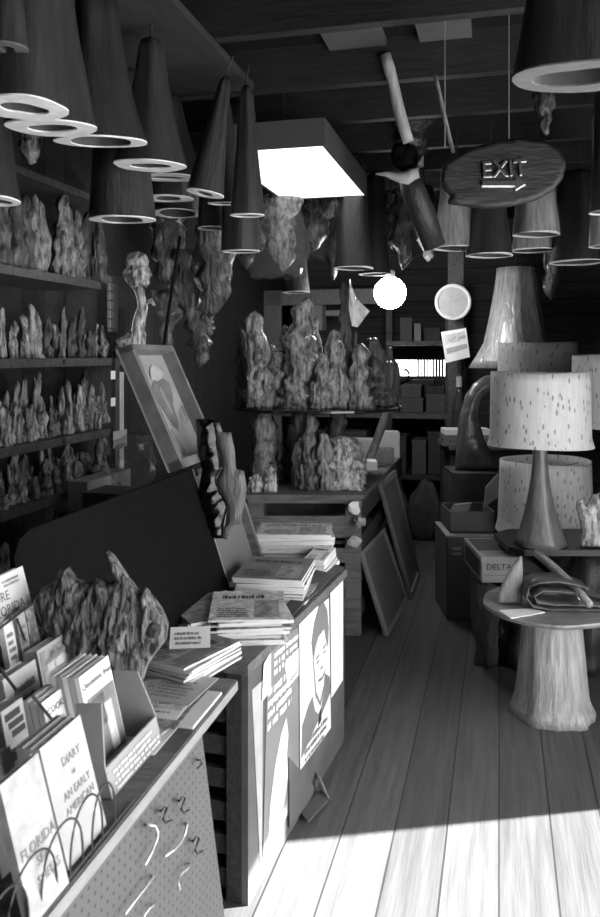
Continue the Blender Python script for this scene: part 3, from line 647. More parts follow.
for nm, (a, b, k0, k1) in (('bottom_rail', (2.73, 3.12, 0, .05)), ('side_rail', (3.095, 3.12, 0, 1)), ('top_rail', (2.73, 3.12, .95, 1))):
    obj(nm, prism(BM(), [tray_pt(a, k0, .035), tray_pt(b, k0, .035), tray_pt(b, k1, .035), tray_pt(a, k1, .035)], -V * .035), TAN if nm == 'bottom_rail' else WOOD, ty, world=True)
def slab(name, label, px, Y, T, mat, seed, **k):
    cx = sum(p[0] for p in px) / len(px); by = max(p[1] for p in px); s = Y / F
    bm = lumpy([((x - cx) * s, (by - y) * s) for x, y in px], T, random.Random(seed), **k)
    o = obj(name, bm, mat, loc=pY(cx, by, Y), smooth=True); return o
o = slab('burl_slab', '', [(196, 419), (214, 418), (217, 430), (219, 452), (222, 468), (216, 478), (220, 490), (228, 505), (224, 522), (223, 538), (207, 539), (203, 520), (198, 495), (202, 470), (197, 445)], 2.87, .03, BLACKGLOSS, 4, n=40, D=.04, amp=.45, sc=50)
tag(o, 'glossy black burl slab with ragged edges hung on the tan tray', 'slab')
o = slab('cypress_slab', '', [(214, 424), (219, 422), (223, 434), (231, 432), (235, 452), (236, 470), (244, 470), (247, 490), (243, 510), (241, 526), (236, 524), (231, 527), (227, 540), (221, 537), (226, 522), (227, 507), (221, 492), (216, 480), (222, 468)], 2.92, .018, M('slab_sapwood', .1, .4, .4, 16, (5, 5, 1), .4), 5, n=36, D=.02, amp=.25, sc=18)
tag(o, 'pale forked cypress slab with rough edges right of the black burl', 'slab')
# framed picture on the panel's top edge
PF = thing('framed_picture', 'box-framed drawing of a tall vase form tilted on top of the black panel', 'picture', W(2.52, -1.085, 1.152), (0, 0, 0))
fa0, fa1 = 2.525, 2.895; fb0, fbt, fz0, fz1 = -1.085, -1.28, 1.150, 1.57
def fpt(u, v, off=0):
    n_ = Vector((0, 0, 0)) + V * math.cos(.36) + ZZ * math.sin(.36)
    return W(fa0 + (fa1 - fa0) * u, fb0 + (fbt - fb0) * v, fz0 + (fz1 - fz0) * v) + n_ * off
CANV = obj('canvas', prism(BM(), [fpt(0, 0), fpt(1, 0), fpt(1, 1), fpt(0, 1)], -V * .008), M('aged_paper', .3, .5, .25, 7, bump=.02), PF, world=True)
FRM = M('frame_wood', .14, .5, .3, 10, (1, 1, 1), .2)
for nm, (u0, u1, v0, v1) in (('bottom_rail', (0, 1, 0, .07)), ('top_rail', (0, 1, .95, 1)), ('left_rail', (0, .07, 0, 1)), ('right_rail', (.95, 1, 0, 1))):
    nn = fpt(0, 0, .05) - fpt(0, 0)
    obj(nm, prism(BM(), [fpt(u0, v0), fpt(u1, v0), fpt(u1, v1), fpt(u0, v1)], nn), FRM, PF, world=True)
def pic(name, uv, off, mat): obj(name, prism(BM(), [fpt(u, v, off) for u, v in uv], V * .0008), mat, CANV, world=True)
pic('drawn_vase', [(.38, .68), (.34, .6), (.42, .45), (.48, .34), (.56, .3), (.63, .36), (.68, .5), (.78, .6), (.82, .7), (.72, .74), (.6, .76), (.48, .73)], .002, M('drawing_grey', .15, .6, .3, 14, bump=0))
pic('drawn_highlight', [(.5, .64), (.53, .46), (.57, .4), (.6, .5), (.58, .64), (.55, .68)], .003, M('drawing_pale', .24, .6, .2, 14, bump=0))
pic('drawn_flower', [(.42, .74), (.48, .82), (.58, .86), (.7, .84), (.76, .78), (.66, .74), (.55, .72)], .0035, GREYP)
pic('drawn_shadow', [(.3, .28), (.42, .32), (.52, .12), (.46, .09), (.36, .14)], .002, MATS['drawing_grey'])
pic('caption_strip', [(.1, .72), (.2, .7), (.2, .9), (.1, .92)], .002, PAPER)
for k in range(5):
    r_ = .05 + .028 * k; pts = [fpt(.86 + .9 * r_ * math.cos(t) - .05, .5 + r_ * math.sin(t), .003) for t in [PI * (-.75 + .09 * i) for i in range(9)]]
    obj('drawn_line', tube(BM(), pts, .0012, 4), GINK, CANV, world=True)
# ================================================================ near counter with pegboard front
NZ = .85; NB = -.552
nc = thing('book_counter', 'near shop counter with pegboard front and pale wooden edge', 'counter', W(.9, -.85, 0))
aN0, aN1 = -.3, 1.64
obj('counter_top', roombox(aN0, aN1, -1.2, NB, NZ - .022, NZ), WOOD, nc, world=True)
obj('edge_strip', roombox(aN0, aN1, NB, NB + .004, NZ - .022, NZ - .002), M('edge_wood', .24, .5, .2, 9, (6, 1, 6), .1), nc, world=True)
# pegboard (room coordinates so the holes run square)
bm = BM(); A = [(aN0, -.57, 0), (1.72, -.57, 0), (1.476, -.57, NZ - .022), (aN0, -.57, NZ - .022)]
prism(bm, [(a, -b, z) for a, b, z in A], (0, .01, 0))
o = obj('pegboard', bm, dots_mat('pegboard_hardboard', .088, .019, .15, .15), nc); o.rotation_euler = (0, 0, TH); o.location = ROOT[nc.name].inverted() @ Vector((0, 0, 0))
for a in (.2, 1.38): obj('leg', roombox(a, a + .06, -1.16, -.6, 0, NZ - .022), DARKWOOD, nc, world=True)
def peg(label, pts, mat, r, name='peg_hook', group='hooks left on the pegboard'):
    P_ = [pb(x, y, -.556 if i else -.572) for i, (x, y) in enumerate([pts[0]] + list(pts))]
    return tag(obj(name, tube(BM(), P_, r, 6), mat, smooth=True), label, 'hook', group)
peg('small black curl hook, upper left of the two highest', [(161, 811), (164, 807), (167, 808), (165, 814), (163, 819), (166, 823), (171, 820)], WIRE, .002)
peg('small black curl hook, upper right of the two highest', [(179, 801), (182, 797), (185, 798), (183, 804), (181, 809), (184, 813), (189, 810)], WIRE, .002)
peg('small black curl hook, lower down near the pegboard edge', [(193, 841), (196, 837), (199, 838), (197, 845), (195, 850), (198, 854), (203, 851)], WIRE, .002)
peg('tiny black hook alone at the top right pegboard corner', [(198, 760), (201, 760), (202, 764), (198, 768)], WIRE, .0018)
peg('long white hook with dark curled ends near the middle', [(147, 825), (155, 826), (158, 832), (157, 840), (151, 854), (145, 865)], STEEL, .0022)
peg('bent white hook shaped like a hockey stick', [(187, 824), (185, 834), (181, 842), (174, 850), (165, 856)], STEEL, .0022)
peg('angular white hook standing right of the hockey stick one', [(190, 864), (188, 868), (181, 874), (178, 882), (180, 890)], STEEL, .0018)
peg('long straight white rod hook slanting at lower middle', [(153, 877), (144, 889), (134, 902), (125, 914)], STEEL, .0022)
peg('white bent hook partly below the picture edge', [(154, 905), (150, 908), (145, 914), (143, 920)], STEEL, .0018)

# ================================================================ books and booklets
def book(name, label, tl, tr, bt, h, t, lean, cov, zbot=None, group=None, cat='book', lines=(), pic=None, thick_mat=PAGES, dy=0, extra_w=0, bars=None):
    """tl, tr: top corners of the face in the photo; bt: the room b of that top edge"""
    p0 = pb(tl[0], tl[1], bt); p1 = pb(tr[0], tr[1], bt); a0 = AB(p0)[0] - extra_w; a1 = AB(p1)[0]; zt = (p0.z + p1.z) / 2
    sl = math.sin(lean); cl = math.cos(lean)
    if zbot is not None: h = (zt - zbot) / cl
    w = a1 - a0; loc = W((a0 + a1) / 2, bt + h * sl, zt - h * cl) - V * dy * cl - ZZ * dy * sl * 0
    o = thing(name, label, cat, loc, (-lean, 0, TH), group)
    c = .0012
    bm = bx(-w / 2, w / 2, 0, c, 0, h); bx(-w / 2, w / 2, t - c, t, 0, h, bm); bx(-w / 2 - c, -w / 2, 0, t, 0, h, bm)
    cvr = obj('cover', bm, cov, o)
    obj('pages', bx(-w / 2, w / 2 - .002, c, t - c, .002, h - .002), thick_mat, o)
    FR = Matrix.Rotation(PI / 2, 4, 'X')
    for (s, size, xc, zc, mt, *sh) in lines:
        text('title', s, size, mt, cvr, Matrix.Translation((xc * w, -.0006, zc * h)) @ FR, .0003, shear=sh[0] if sh else 0)
    if pic:
        for (x0, x1, z0, z1, mt) in pic: obj('cover_picture', bx(x0 * w, x1 * w, -.0006, 0, z0 * h, z1 * h), mt, cvr)
    if bars:
        x0, x1, z0, z1, n, mt, sd = bars
        obj('small_print', scribble(BM(), (x0 * w, -.0008, z0 * h), (1, 0, 0), (0, 0, 1), (x1 - x0) * w, (z1 - z0) * h, n, random.Random(sd)), mt, cvr)
    return o, w, h
LN = .27
b1 = book('booklet', 'grey booklet titled Diary of an Early American behind the wire hoops', (40, 748), (80, 715), -.61, 0, .012, LN, MIDP, .853, 'booklets on the book counter', lines=[('DIARY', .017, .08, .76, GINK), ('OF', .008, .06, .63, GINK), ('AN EARLY', .0155, .06, .5, GINK), ('AMERICAN', .0155, .06, .38, GINK)])
o, w, h = b1
for k in range(2):
    book('booklet', 'copy of the grey diary booklet, %s behind the front one' % ('just' if k == 0 else 'farthest'), (40, 748), (80, 715), -.61, 0, .012, LN, MIDP, .853, 'booklets on the book counter', dy=.0135 * (k + 1))
book('booklet', 'pale booklet titled Florida Sea Shells nearest at lower left', (0, 786), (38, 752), -.598, 0, .012, LN, M('shell_cover', .4, .5, .3, 26, bump=0), .853, 'booklets on the book counter', lines=[('FLORIDA', .019, .03, .45, GINK), ('SEA', .016, .05, .335, GINK), ('SHELLS', .016, .12, .21, GINK)])
book('booklet', 'plain pale booklet just behind the sea shells one at the frame edge', (-4, 760), (10, 742), -.68, 0, .012, LN, MIDP, .853, 'booklets on the book counter', extra_w=.04)
# display carton with quotation booklets
cb = -.592; c0, c1 = 1.148, 1.343
dc = thing('display_carton', 'open grey card display box with printed front lip holding quotation booklets', 'display box', W((c0 + c1) / 2, cb - .05, NZ + .001))
def ctn(nm, pts, vec, mat=CARDL): obj(nm, prism(BM(), [W(*q) for q in pts], vec), mat, dc, world=True)
ctn('front_lip', [(c0, cb, NZ + .001), (c1, cb, NZ + .001), (c1, cb - .012, NZ + .047), (c0, cb - .012, NZ + .047)], -V * .003)
ctn('side_panel', [(c0, cb, NZ + .001), (c0, cb - .012, NZ + .047), (c0, cb - .018, 1.0), (c0, cb - .062, .995), (c0, cb - .075, NZ + .001)], U * .003)
ctn('side_panel', [(c1 - .003, cb, NZ + .001), (c1 - .003, cb - .012, NZ + .047), (c1 - .003, cb - .048, .974), (c1 - .003, cb - .096, .972), (c1 - .003, cb - .08, NZ + .001)], U * .003)
ctn('back_panel', [(c0, cb - .12, NZ + .001), (c1, cb - .12, NZ + .001), (c1, cb - .15, .985), (c0, cb - .15, .985)], -V * .003, CARD)
ctn('base', [(c0, cb, NZ + .001), (c1, cb, NZ + .001), (c1, cb - .12, NZ + .001), (c0, cb - .12, NZ + .001)], ZZ * .002)
lipd = W(0, -.012, .046).normalized()
obj('printed_lines', scribble(BM(), W(c0 + .012, cb + .0007, NZ + .006), U, lipd, c1 - c0 - .02, .036, 4, random.Random(9), .5), PAPER, dc, world=True)
for k in range(5):
    lab = ['front quotation booklet with photo of a pale curved shape in the display box'] + ['quotation booklet in the display box, %s behind the front copy' % x for x in ('first', 'second', 'third', 'farthest')]
    book('quotation_booklet', lab[k], (79, 683), (108, 650), -.672, 0, .0095, .24, PAPER if k % 2 == 0 else MIDP, .858, 'quotation booklets', dy=.0115 * k,
         lines=[('Quotations from', .0145, .0, .88, INK, .25)] if k == 0 else (), pic=[(-.42, .48, .1, .75, GREYD), (-.36, .1, .42, .72, IMG), (.05, .3, .12, .6, PAPER)] if k == 0 else None)
for k in range(3):
    lab = ['front small white booklet titled Cookie', 'small white booklet just behind the Cookie booklet', 'farthest small white booklet behind the Cookie booklet'][k]
    book('cookie_booklet', lab, (42, 706), (66, 681), -.705, 0, .01, .25, PAPER, .858, 'cookie booklets', dy=.013 * k, lines=[('COOKIE', .0155, .0, .86, INK)] if k == 0 else ())
book('paperback', 'dark grey paperback with three black title blocks at the left edge', (1, 713), (22, 696), -.72, 0, .03, .2, GREYP, .96, 'paperbacks in the upper rack', pic=[(-.4, .3, .68, .86, INK), (-.3, .4, .46, .62, INK), (-.2, .42, .24, .4, INK)], extra_w=.0)
book('paperback', 'picture-covered paperback with grey landscape beside the gnarled stump', (37, 652), (73, 627), -.84, 0, .03, .22, MIDP, .858, 'paperbacks in the upper rack', pic=[(-.46, .46, .3, .95, IMG)], bars=(-.35, .15, .66, .86, 1, PAPER, 6))
book('paperback', 'white paperback with small grey print left of the landscape one', (3, 682), (35, 657), -.80, 0, .03, .22, PAPER, .858, 'paperbacks in the upper rack', bars=(-.3, .4, .5, .9, 3, GINK, 5))
book('paperback', 'white paperback titled More Florida Lore highest in the rack', (-40, 592), (22.5, 567), -.95, 0, .02, .28, PAPER, 1.0, 'paperbacks in the upper rack',
     lines=[('MORE', .026, .0, .66, GINK), ('FLORIDA', .026, .12, .45, GINK), ('LORE', .028, .14, .22, GINK)], bars=(.1, .44, .8, .93, 2, GINK, 7))
for k, (x0, x1, mt) in enumerate(((3, 12, PAPER), (16, 24, MIDP), (25, 33, IMG))):
    book('pamphlet', 'small pamphlet in the wire rack under the Florida Lore book, %s from left' % ORD[k], (x0, 624 - 8 * k), (x1, 617 - 8 * k), -.9, 0, .012, .2, mt, .94, 'pamphlets in the wire rack', bars=(-.4, .35, .35, .85, 4, GINK, 11 + k))
rs = thing('display_riser', 'stepped wooden riser under the rear books on the counter', 'riser', W(1.25, -.98, NZ))
obj('step', roombox(.95, 1.48, -1.06, -.875, NZ, .935), WOOD, rs, world=True); obj('upper_step', roombox(.95, 1.48, -1.06, -.925, .935, .995), WOOD, rs, world=True)
obj('front_step', roombox(.80, 1.06, -.78, -.69, NZ, .955), WOOD, rs, world=True)
wr = thing('wire_rack', 'dark wire book rack with looped hoops along the near counter edge', 'rack', W(1.0, -.556, NZ))
def hoop(ac, hw, hh, b, z=NZ + .001, r=.0016):
    pts = [W(ac - hw * math.cos(t), b, z + hh * math.sin(t) ** .7) for t in [PI * i / 16 for i in range(17)]]
    obj('hoop', tube(BM(), pts, r, 6), WIRE, wr, world=True)
for (x, y, hw) in ((4, 893, .05), (33, 856, .055), (63, 824, .052), (87, 798, .045), (104, 785, .035)):
    q = pb(x, y, -.557); hoop(AB(q)[0], hw, q.z - NZ, -.557)
obj('base_wire', tube(BM(), [W(.7, -.557, NZ + .003), W(1.16, -.557, NZ + .003)], .0018, 6), WIRE, wr, world=True)
for (p, q, b) in (((0, 628), (33, 603), -.885), ((31, 694), (54, 722), -.69), ((0, 668), (16, 690), -.77), ((33, 600), (45, 634), -.885), ((17, 619), (25, 640), -.885)):
    obj('rod', tube(BM(), [pb(p[0], p[1], b), pb(q[0], q[1], b)], .0025, 6), WIRE, wr, world=True)

# ---------------------------------------------------------------- gnarled stump
s = 1.62 / F
OUT = [(36, 600), (42, 588), (58, 580), (60, 569), (68, 568), (76, 580), (92, 584), (97, 577), (108, 584), (116, 580), (112, 566), (107, 551), (113, 556), (124, 572), (134, 586), (140, 594), (145, 588), (153, 598), (163, 612), (168, 626), (166, 640), (156, 652), (148, 664), (142, 685), (120, 705), (70, 710), (55, 690), (50, 660), (44, 636), (36, 618)]
by = 355 + (EYE - NZ - .003) * F / 1.62
out = [((x - 100) * s, max(0, (by - y) * s)) for x, y in OUT]
o = thing('gnarled_stump', 'gnarled grey weathered driftwood stump with a sharp spike on the near counter', 'stump', pY(100, by, 1.62))
obj('bark', lumpy(out, .05, random.Random(8), 90, .09, .3, 75, .05), BARK, o, smooth=True)
kn = lumpy([(.016 * math.cos(t), .016 * math.sin(t)) for t in [2 * PI * i / 12 for i in range(12)]], .012, random.Random(2), 12, .01, .5, 60); kn.transform(Matrix.Translation(((156 - 100) * s, -.03, (by - 625) * s)))
obj('knot', kn, M('dark_knot', .05, .9, .6, 30), o, smooth=True)
# newspapers at the counter end
G2 = 'newspapers at the far end of the near counter'
zz = pile(190, 668, NZ, 8, .15, .2, -.55, G2, 'the newspaper pile on the near counter end', [IMG, GREYP, IMGL], 31, (.004, .007), .006, .08, 'newspaper')
p = pz(190, 640, zz + .0); o = thing('folded_leaflet', 'small folded leaflet with three grey headings standing on the newspapers', 'leaflet', pz(192, 648, zz + .002), (-1.05, 0, .1))
obj('sheet', bx(-.05, .04, 0, .0012, 0, .06), PAPER, o); obj('print', scribble(BM(), (-.042, -.0006, .01), (1, 0, 0), (0, 0, 1), .07, .04, 3, random.Random(4)), GINK, o)
rng = random.Random(17)
for k, (x, y) in enumerate(((176, 704), (188, 700), (168, 716), (182, 712), (196, 694), (200, 705), (186, 722))):
    p = W(1.36 + .03 * k, -.64 - .012 * (k % 3), NZ + .002 + .0018 * k); o = thing('loose_leaflet', 'loose leaflet spread on the near counter, %s in the heap from the bottom' % ORD[k], 'leaflet', p, (0, 0, TH - PI / 2 + rng.uniform(-.22, .22)), 'loose leaflets below the newspapers')
    obj('sheet', bx(-.055, .055, -.07, .07, 0, .0014), [PAPER, IMGL, MIDP, IMG][k % 4], o); obj('print', scribble(BM(), (-.045, -.05, .0018), (1, 0, 0), (0, 1, 0), .08, .09, 6, rng), GINK, o)
o = obj('printed_strip', roombox(1.40, 1.56, NB - .035, NB - .004, NZ + .001, NZ + .006), PAPER); tag(o, 'long white printed strip along the counter edge beside the display box', 'strip')

# ================================================================ crate table with the round table and knees
XT, YT, ZT = .03, 4.42, .78
kt = thing('crate_table', 'long slatted crate table carrying cypress knees in mid room', 'table', (.0, 4.6, 0))
x0, x1, y0, y1 = -.29, .335, 4.42, 6.3; sk = .25                         # runs along the room, front edge square to the view
def KB(nm, xa, xb, ya, yb, za, zb, mat):
    bm = BM(); pts = [(xa + sk * (ya - y0), ya, za), (xb + sk * (ya - y0), ya, za), (xb + sk * (yb - y0), yb, za), (xa + sk * (yb - y0), yb, za)]
    prism(bm, pts, (0, 0, zb - za)); obj(nm, bm, mat, kt, world=True)
KB('table_top', x0 - .02, x1 + .02, y0 - .02, y1, ZT - .025, ZT, WOOD)
for xa in (x0, x1 - .085): KB('post', xa, xa + .085, y0, y0 + .03, 0, ZT - .025, WOOD)
for xa in (x0, x1 - .06): KB('post', xa, xa + .06, y1 - .04, y1 - .01, 0, ZT - .025, WOOD)
for za, zb in ((.73, .755), (.54, .66), (.4, .48), (.26, .34), (.1, .2)): KB('slat', x0 + .085, x1 - .085, y0 + .005, y0 + .025, za, zb, WOOD)
for za, zb in ((.62, .74), (.45, .55), (.28, .38), (.1, .2)): KB('side_slat', x1 - .02, x1, y0 + .04, y1 - .04, za, zb, DARKWOOD)
KB('inner_panel', x0 + .02, x1 - .03, y0 + .3, y0 + .32, .02, ZT - .03, DARKWOOD)
for k, (x, y, w_) in enumerate(((262, 523, 20), (290, 524, 22), (318, 522, 18))): 
    p0 = pY(x, y + 8, y0 + .12); tag(obj('stored_magazine', box(BM(), (p0.x + .05, y0 + .14, p0.z), (.12, .2, .012)), [IMG, GREYP, IMGL][k]), 'magazine glimpsed inside the crate table, %s from left' % ORD[k], 'magazine', 'magazines inside the crate table')
KB('inner_shelf', x0 + .02, x1 - .03, y0 + .03, y0 + .3, .5, .515, DARKWOOD)
# round table
RT = (EYE - (405 - HY) / F * 5.0); cpos = pY(317, 405, 5.0); R_ = 84 * 5.0 / F
rt = thing('round_table', 'round dark-topped table on cypress stump legs standing on the crate table', 'table', (cpos.x, 5.0, ZT), (0, 0, 0))
obj('table_top', lathe(BM(), [(R_ - .01, RT - ZT - .022), (R_, RT - ZT - .016), (R_, RT - ZT - .004), (R_ - .006, RT - ZT)], 48), M('dark_glass_top', .015, .1, .1, bump=0, spec=.6), rt, smooth=False)
for (px, Y, r, m_) in ((265, 4.8, .09, KNEE), (336, 5.2, .07, KNEED), (298, 5.3, .06, KNEED)):
    p = pY(px, 405, Y); bm = knee(BM(), RT - ZT - .02, r, random.Random(px), 5, 0, (p.x - cpos.x, Y - 5.0, 0), .5, bend=0, rmin=.55, lump=.3)
    obj('stump_leg', bm, m_, rt, smooth=True)
GK = 'tall knees standing on the round table'
def tall(px, ptop, pbot, semi, Y, label, seed, mat=KNEE, spires=2, lobes=6, group=GK, z=None, rmin=.15, p_=.55, bend=.06, flat=.7):
    q = pY(px, pbot, Y); h = (pbot - ptop) * Y / F; r = semi * Y / F * 1.0
    if z is not None: q.z = z
    bm = knee(BM(), h, r, random.Random(seed), lobes, spires + 2, p=p_, lump=.5, bend=bend, rmin=max(rmin, .3), n=20, m=26)
    for v in bm.verts: v.co.y *= flat
    return tag(obj('cypress_knee', bm, mat, loc=q, smooth=True), label, 'cypress knee', group)
z_ = RT + .001
tall(258, 312, 409, 14, 4.75, 'tall knobbly leftmost knee on the round table with rough top', 41, KNEE, 2, z=z_, rmin=.45)
tall(244, 330, 407, 8, 5.0, 'dark slanting knee at the far left table edge', 42, KNEED, 1, z=z_)
tall(277, 352, 409, 12, 4.8, 'short blunt knee with flat top, second along the table front', 43, KNEE, 1, z=z_, rmin=.6)
tall(300, 300, 410, 20, 4.75, 'largest pale many-fingered knee in the middle of the round table', 44, KNEE, 4, 7, z=z_, rmin=.3)
tall(317, 325, 409, 9, 4.9, 'slim knee with white broken tip right of the largest one', 45, KNEE, 1, z=z_)
tall(333, 330, 409, 12, 4.7, 'smooth grey knee with rounded head right of centre', 46, KNEE, 2, z=z_, rmin=.4)
tall(345, 283, 408, 9, 4.85, 'very tall forked dark branch knee that carries the plastic bag', 47, KNEED, 1, z=z_, rmin=.3)
tall(359, 342, 407, 13, 4.7, 'knee with stubby side arm at the right table front', 48, KNEE, 3, z=z_)
tall(379, 335, 404, 13, 4.85, 'dim fluted knee at the right end of the round table', 49, KNEED, 2, z=z_, rmin=.4)
tall(288, 340, 405, 9, 5.15, 'shadowed knee behind the largest pale one', 50, KNEED, 1, z=z_)
tall(268, 345, 408, 10, 4.95, 'half-hidden knee between the knobbly leftmost and blunt ones', 61, KNEE, 2, z=z_)
tall(322, 352, 408, 9, 4.65, 'low front knee just right of the largest pale one', 62, KNEE, 2, z=z_)
tall(369, 338, 405, 9, 5.05, 'dim knee behind the stubby-armed one at right', 63, KNEED, 2, z=z_)
tall(391, 345, 403, 7, 5.0, 'last small knee at the right table rim', 64, KNEED, 1, z=z_)
# bag on the branch
q = pY(357, 308, 4.75); rng = random.Random(3); bm = BM(); s = 4.75 / F
prism(bm, [((x - 357) * s, .01 * ((i * 7) % 3), (308 - y) * s) for i, (x, y) in enumerate(((350, 279), (353, 290), (358, 300), (370, 311), (363, 318), (358, 327), (352, 326), (349, 310)))], (0, .035, 0))
bmesh.ops.triangulate(bm, faces=bm.faces); bmesh.ops.subdivide_edges(bm, edges=bm.edges, cuts=3, use_grid_fill=True)
for v in bm.verts: v.co.y += .03 * noise.noise(v.co * 40)
bs2 = M('white_film', .75, .2, .2, 20, bump=.6, spec=.6)
tag(obj('plastic_bag', bm, bs2, loc=q), 'white translucent bag hanging like a flag on the tall branch knee', 'bag')
# knees on the crate table
GC = 'knees standing on the crate table'; zc = ZT + .001
tall(256, 474, 492, 6, 4.5, 'small shiny white-tipped knee at the left front corner of crate table', 51, KNEEP, 2, group=GC, z=zc)
tall(269, 466, 492, 7, 4.5, 'small shiny two-pronged knee beside the corner one', 52, KNEEP, 2, group=GC, z=zc)
tall(309, 413, 490, 14, 4.6, 'tall dark grooved knee with thin finger, centre of crate table', 53, KNEED, 3, group=GC, z=zc)
tall(292, 430, 489, 8, 4.85, 'slim dark knee with white chip just left of the tall one', 54, KNEED, 1, group=GC, z=zc)
tall(326, 432, 490, 9, 4.55, 'rounded knee with blunt knob right of the tall grooved one', 55, KNEE, 1, group=GC, z=zc, rmin=.5)
tall(344, 438, 491, 17, 4.6, 'broad pale knee with hollow folds at the right of crate table', 56, KNEEP, 2, group=GC, z=zc, rmin=.65)
tall(357, 442, 490, 7, 4.75, 'narrow upright knee at the right end of crate table', 57, KNEE, 1, group=GC, z=zc, rmin=.5)
stick(pY(366, 466, 5.5), pY(394, 398, 5.5), .03, 'thick dark branch leaning at the right end of the crate table', WOODV, 'leaning_branch')
for k, (x, y, Y, w_, g) in enumerate(((366, 455, 5.4, .14, PAPER), (382, 448, 5.7, .16, GREYD), (362, 440, 5.95, .2, GREYP), (388, 442, 6.05, .16, MIDP))):
    q = pY(x, y, Y); q.z = ZT; hh = .06 + .045 * k
    tag(obj('small_carton', box(BM(), (0, 0, hh / 2), (w_, .14, hh)), g, loc=q, bevel=.003), ['white', 'dark', 'grey', 'pale'][k] + ' small carton on the rear right of the crate table', 'carton', 'cartons on the crate table')
for k, (x, y) in enumerate(((350, 508), (354, 522), (349, 541))):
    rng = random.Random(k); bm = BM(); bmesh.ops.create_icosphere(bm, subdivisions=2, radius=.035)
    for v in bm.verts: v.co = v.co * (1 + .6 * noise.noise(v.co * 40 + Vector((k, 0, 0)))); v.co.y *= .4
    q = pY(x + 5, y, 4.38); tag(obj('hanging_scrap', bm, [PAPER, KNEE, GREYP][k], loc=q), ['white crumpled scrap hung at the top of the crate table post', 'brown crumpled scrap below the white one on the crate table post', 'grey crumpled scrap lowest on the crate table post'][k], 'scrap', 'scraps hung on the crate table post')
# leaning frames at the right of the crate table
def lean_panel(label, bl, br, tl, tr, Yn, Yf, mat, rim):
    A = pz(bl[0], bl[1], 0); B = pz(br[0], br[1], 0); Cc = pY(tr[0], tr[1], Yf); D = pY(tl[0], tl[1], Yn); n_ = (B - A).cross(D - A).normalized()
    o = thing('framed_board', label, 'panel', (A + B) / 2)
    obj('board', prism(BM(), [A, B, Cc, D], n_ * -.012), mat, o, world=True)
    def P_(u, v): return (A * (1 - u) + B * u) * (1 - v) + (D * (1 - u) + Cc * u) * v
    for u0, u1, v0, v1 in ((0, 1, 0, .05), (0, 1, .95, 1), (0, .04, .05, .95), (.96, 1, .05, .95)):
        obj('rim', prism(BM(), [P_(u0, v0), P_(u1, v0), P_(u1, v1), P_(u0, v1)], n_ * .014), rim, o, world=True)
PAN = M('panel_board', .12, .5, .2, 5, bump=.05); PAND = M('dim_panel_board', .12, .5, .2, 5, bump=.05)
lean_panel('grey framed board leaning on the crate table side, nearest the viewer', (386, 636), (407, 600), (360, 551), (383, 528), 4.43, 5.06, PAN, M('panel_rim', .2, .5, .1, bump=0))
lean_panel('darker framed board leaning behind the nearer grey one', (411, 600), (419, 576), (379, 483), (394, 470), 5.06, 5.56, PAND, M('dim_rim', .2, .5, .1, bump=0))
# ================================================================ storage rack at the back
rk = thing('storage_rack', 'big dark timber rack across the back wall with shelves of boxes', 'rack', W(7.2, -.5, 0))
RA0, RA1 = 7.1, 7.7
def rp(px): return AB(pa(px, 355, RA0))[1]
zsh = pa(415, 413, RA0).z
obj('shelf_board', roombox(RA0, RA1, rp(200), rp(452), zsh - .05, zsh), WOOD, rk, world=True)
obj('shelf_board', roombox(RA0, RA1, rp(200), rp(452), .45, .49), DARKWOOD, rk, world=True)
obj('top_beam', roombox(RA0, RA0 + .06, rp(257), rp(386), pa(300, 305, RA0).z, pa(300, 290, RA0).z), M('beam_wood', .2, .6, .2, 6, (6, 1, 6), .2), rk, world=True)
obj('top_board', roombox(RA0, RA1, rp(386), rp(456), pa(420, 345, RA0).z, pa(420, 341, RA0).z), WOOD, rk, world=True)
for x0, x1 in ((262, 281), (386, 392), (203, 209), (445, 452)): obj('post', roombox(RA0, RA0 + .05, rp(x0), rp(x1), 0, pa(300, 290, RA0).z), M('beam_wood', .2) if x0 == 262 else DARKWOOD, rk, world=True)
def rbox(px0, px1, y0, y1, label, mat, dep=.25, a=7.14, name='cardboard_box', cat='box', group='boxes on the back rack', z=None, lid=True):
    p0 = pa(px0, y1, a); p1 = pa(px1, y0, a); b0 = AB(p0)[1]; b1 = AB(p1)[1]; z0 = p0.z if z is None else z
    o = thing(name, label, cat, W(a + dep / 2, (b0 + b1) / 2, z0), group=group)
    obj('body', roombox(a, a + dep, b0, b1, z0, p1.z - .012), mat, o, world=True, bevel=.004)
    if lid: obj('lid', roombox(a - .004, a + dep + .004, b0 - .004, b1 + .004, p1.z - .03, p1.z), mat, o, world=True, bevel=.003)
    return p1.z
zt = rbox(400, 423, 398, 411, 'shallow box with wrinkled front on the back rack shelf', CARD, z=zsh + .001)
rbox(401, 421, 385, 398, 'plain box stacked on the wrinkled shallow box', CARD, .22, z=zt + .001)
zt = rbox(426, 445, 394, 411, 'lidded box right of the wrinkled one on the back shelf', CARD, z=zsh + .001)
rbox(427, 444, 386, 394, 'flat box lying on the lidded box', CARDD, z=zt + .001)
rbox(412, 434, 380, 411, 'taller box behind the two stacks under the window', CARDD, .2, 7.42, z=zsh + .001)
rbox(392, 399, 398, 411, 'narrow dark box left of the wrinkled shallow box', CARDD, z=zsh + .001)
rbox(300, 322, 300, 330, 'pale box high on the rack left of the tall branch', CARDL, .2, 7.2, lid=False)
rbox(325, 340, 309, 316, 'flat pale package high on the rack beside the pale box', CARDL, .2, 7.2, lid=False)
rbox(400, 412, 316, 341, 'grey notebook standing on the upper right rack board', CARD, .05, 7.15, lid=False)
rbox(414, 421, 322, 341, 'thin upright carton beside the notebook on the upper board', CARDL, .1, 7.15, lid=False)
rbox(424, 440, 326, 341, 'dim box at the right of the upper rack board', CARDD, .15, 7.15, lid=False)
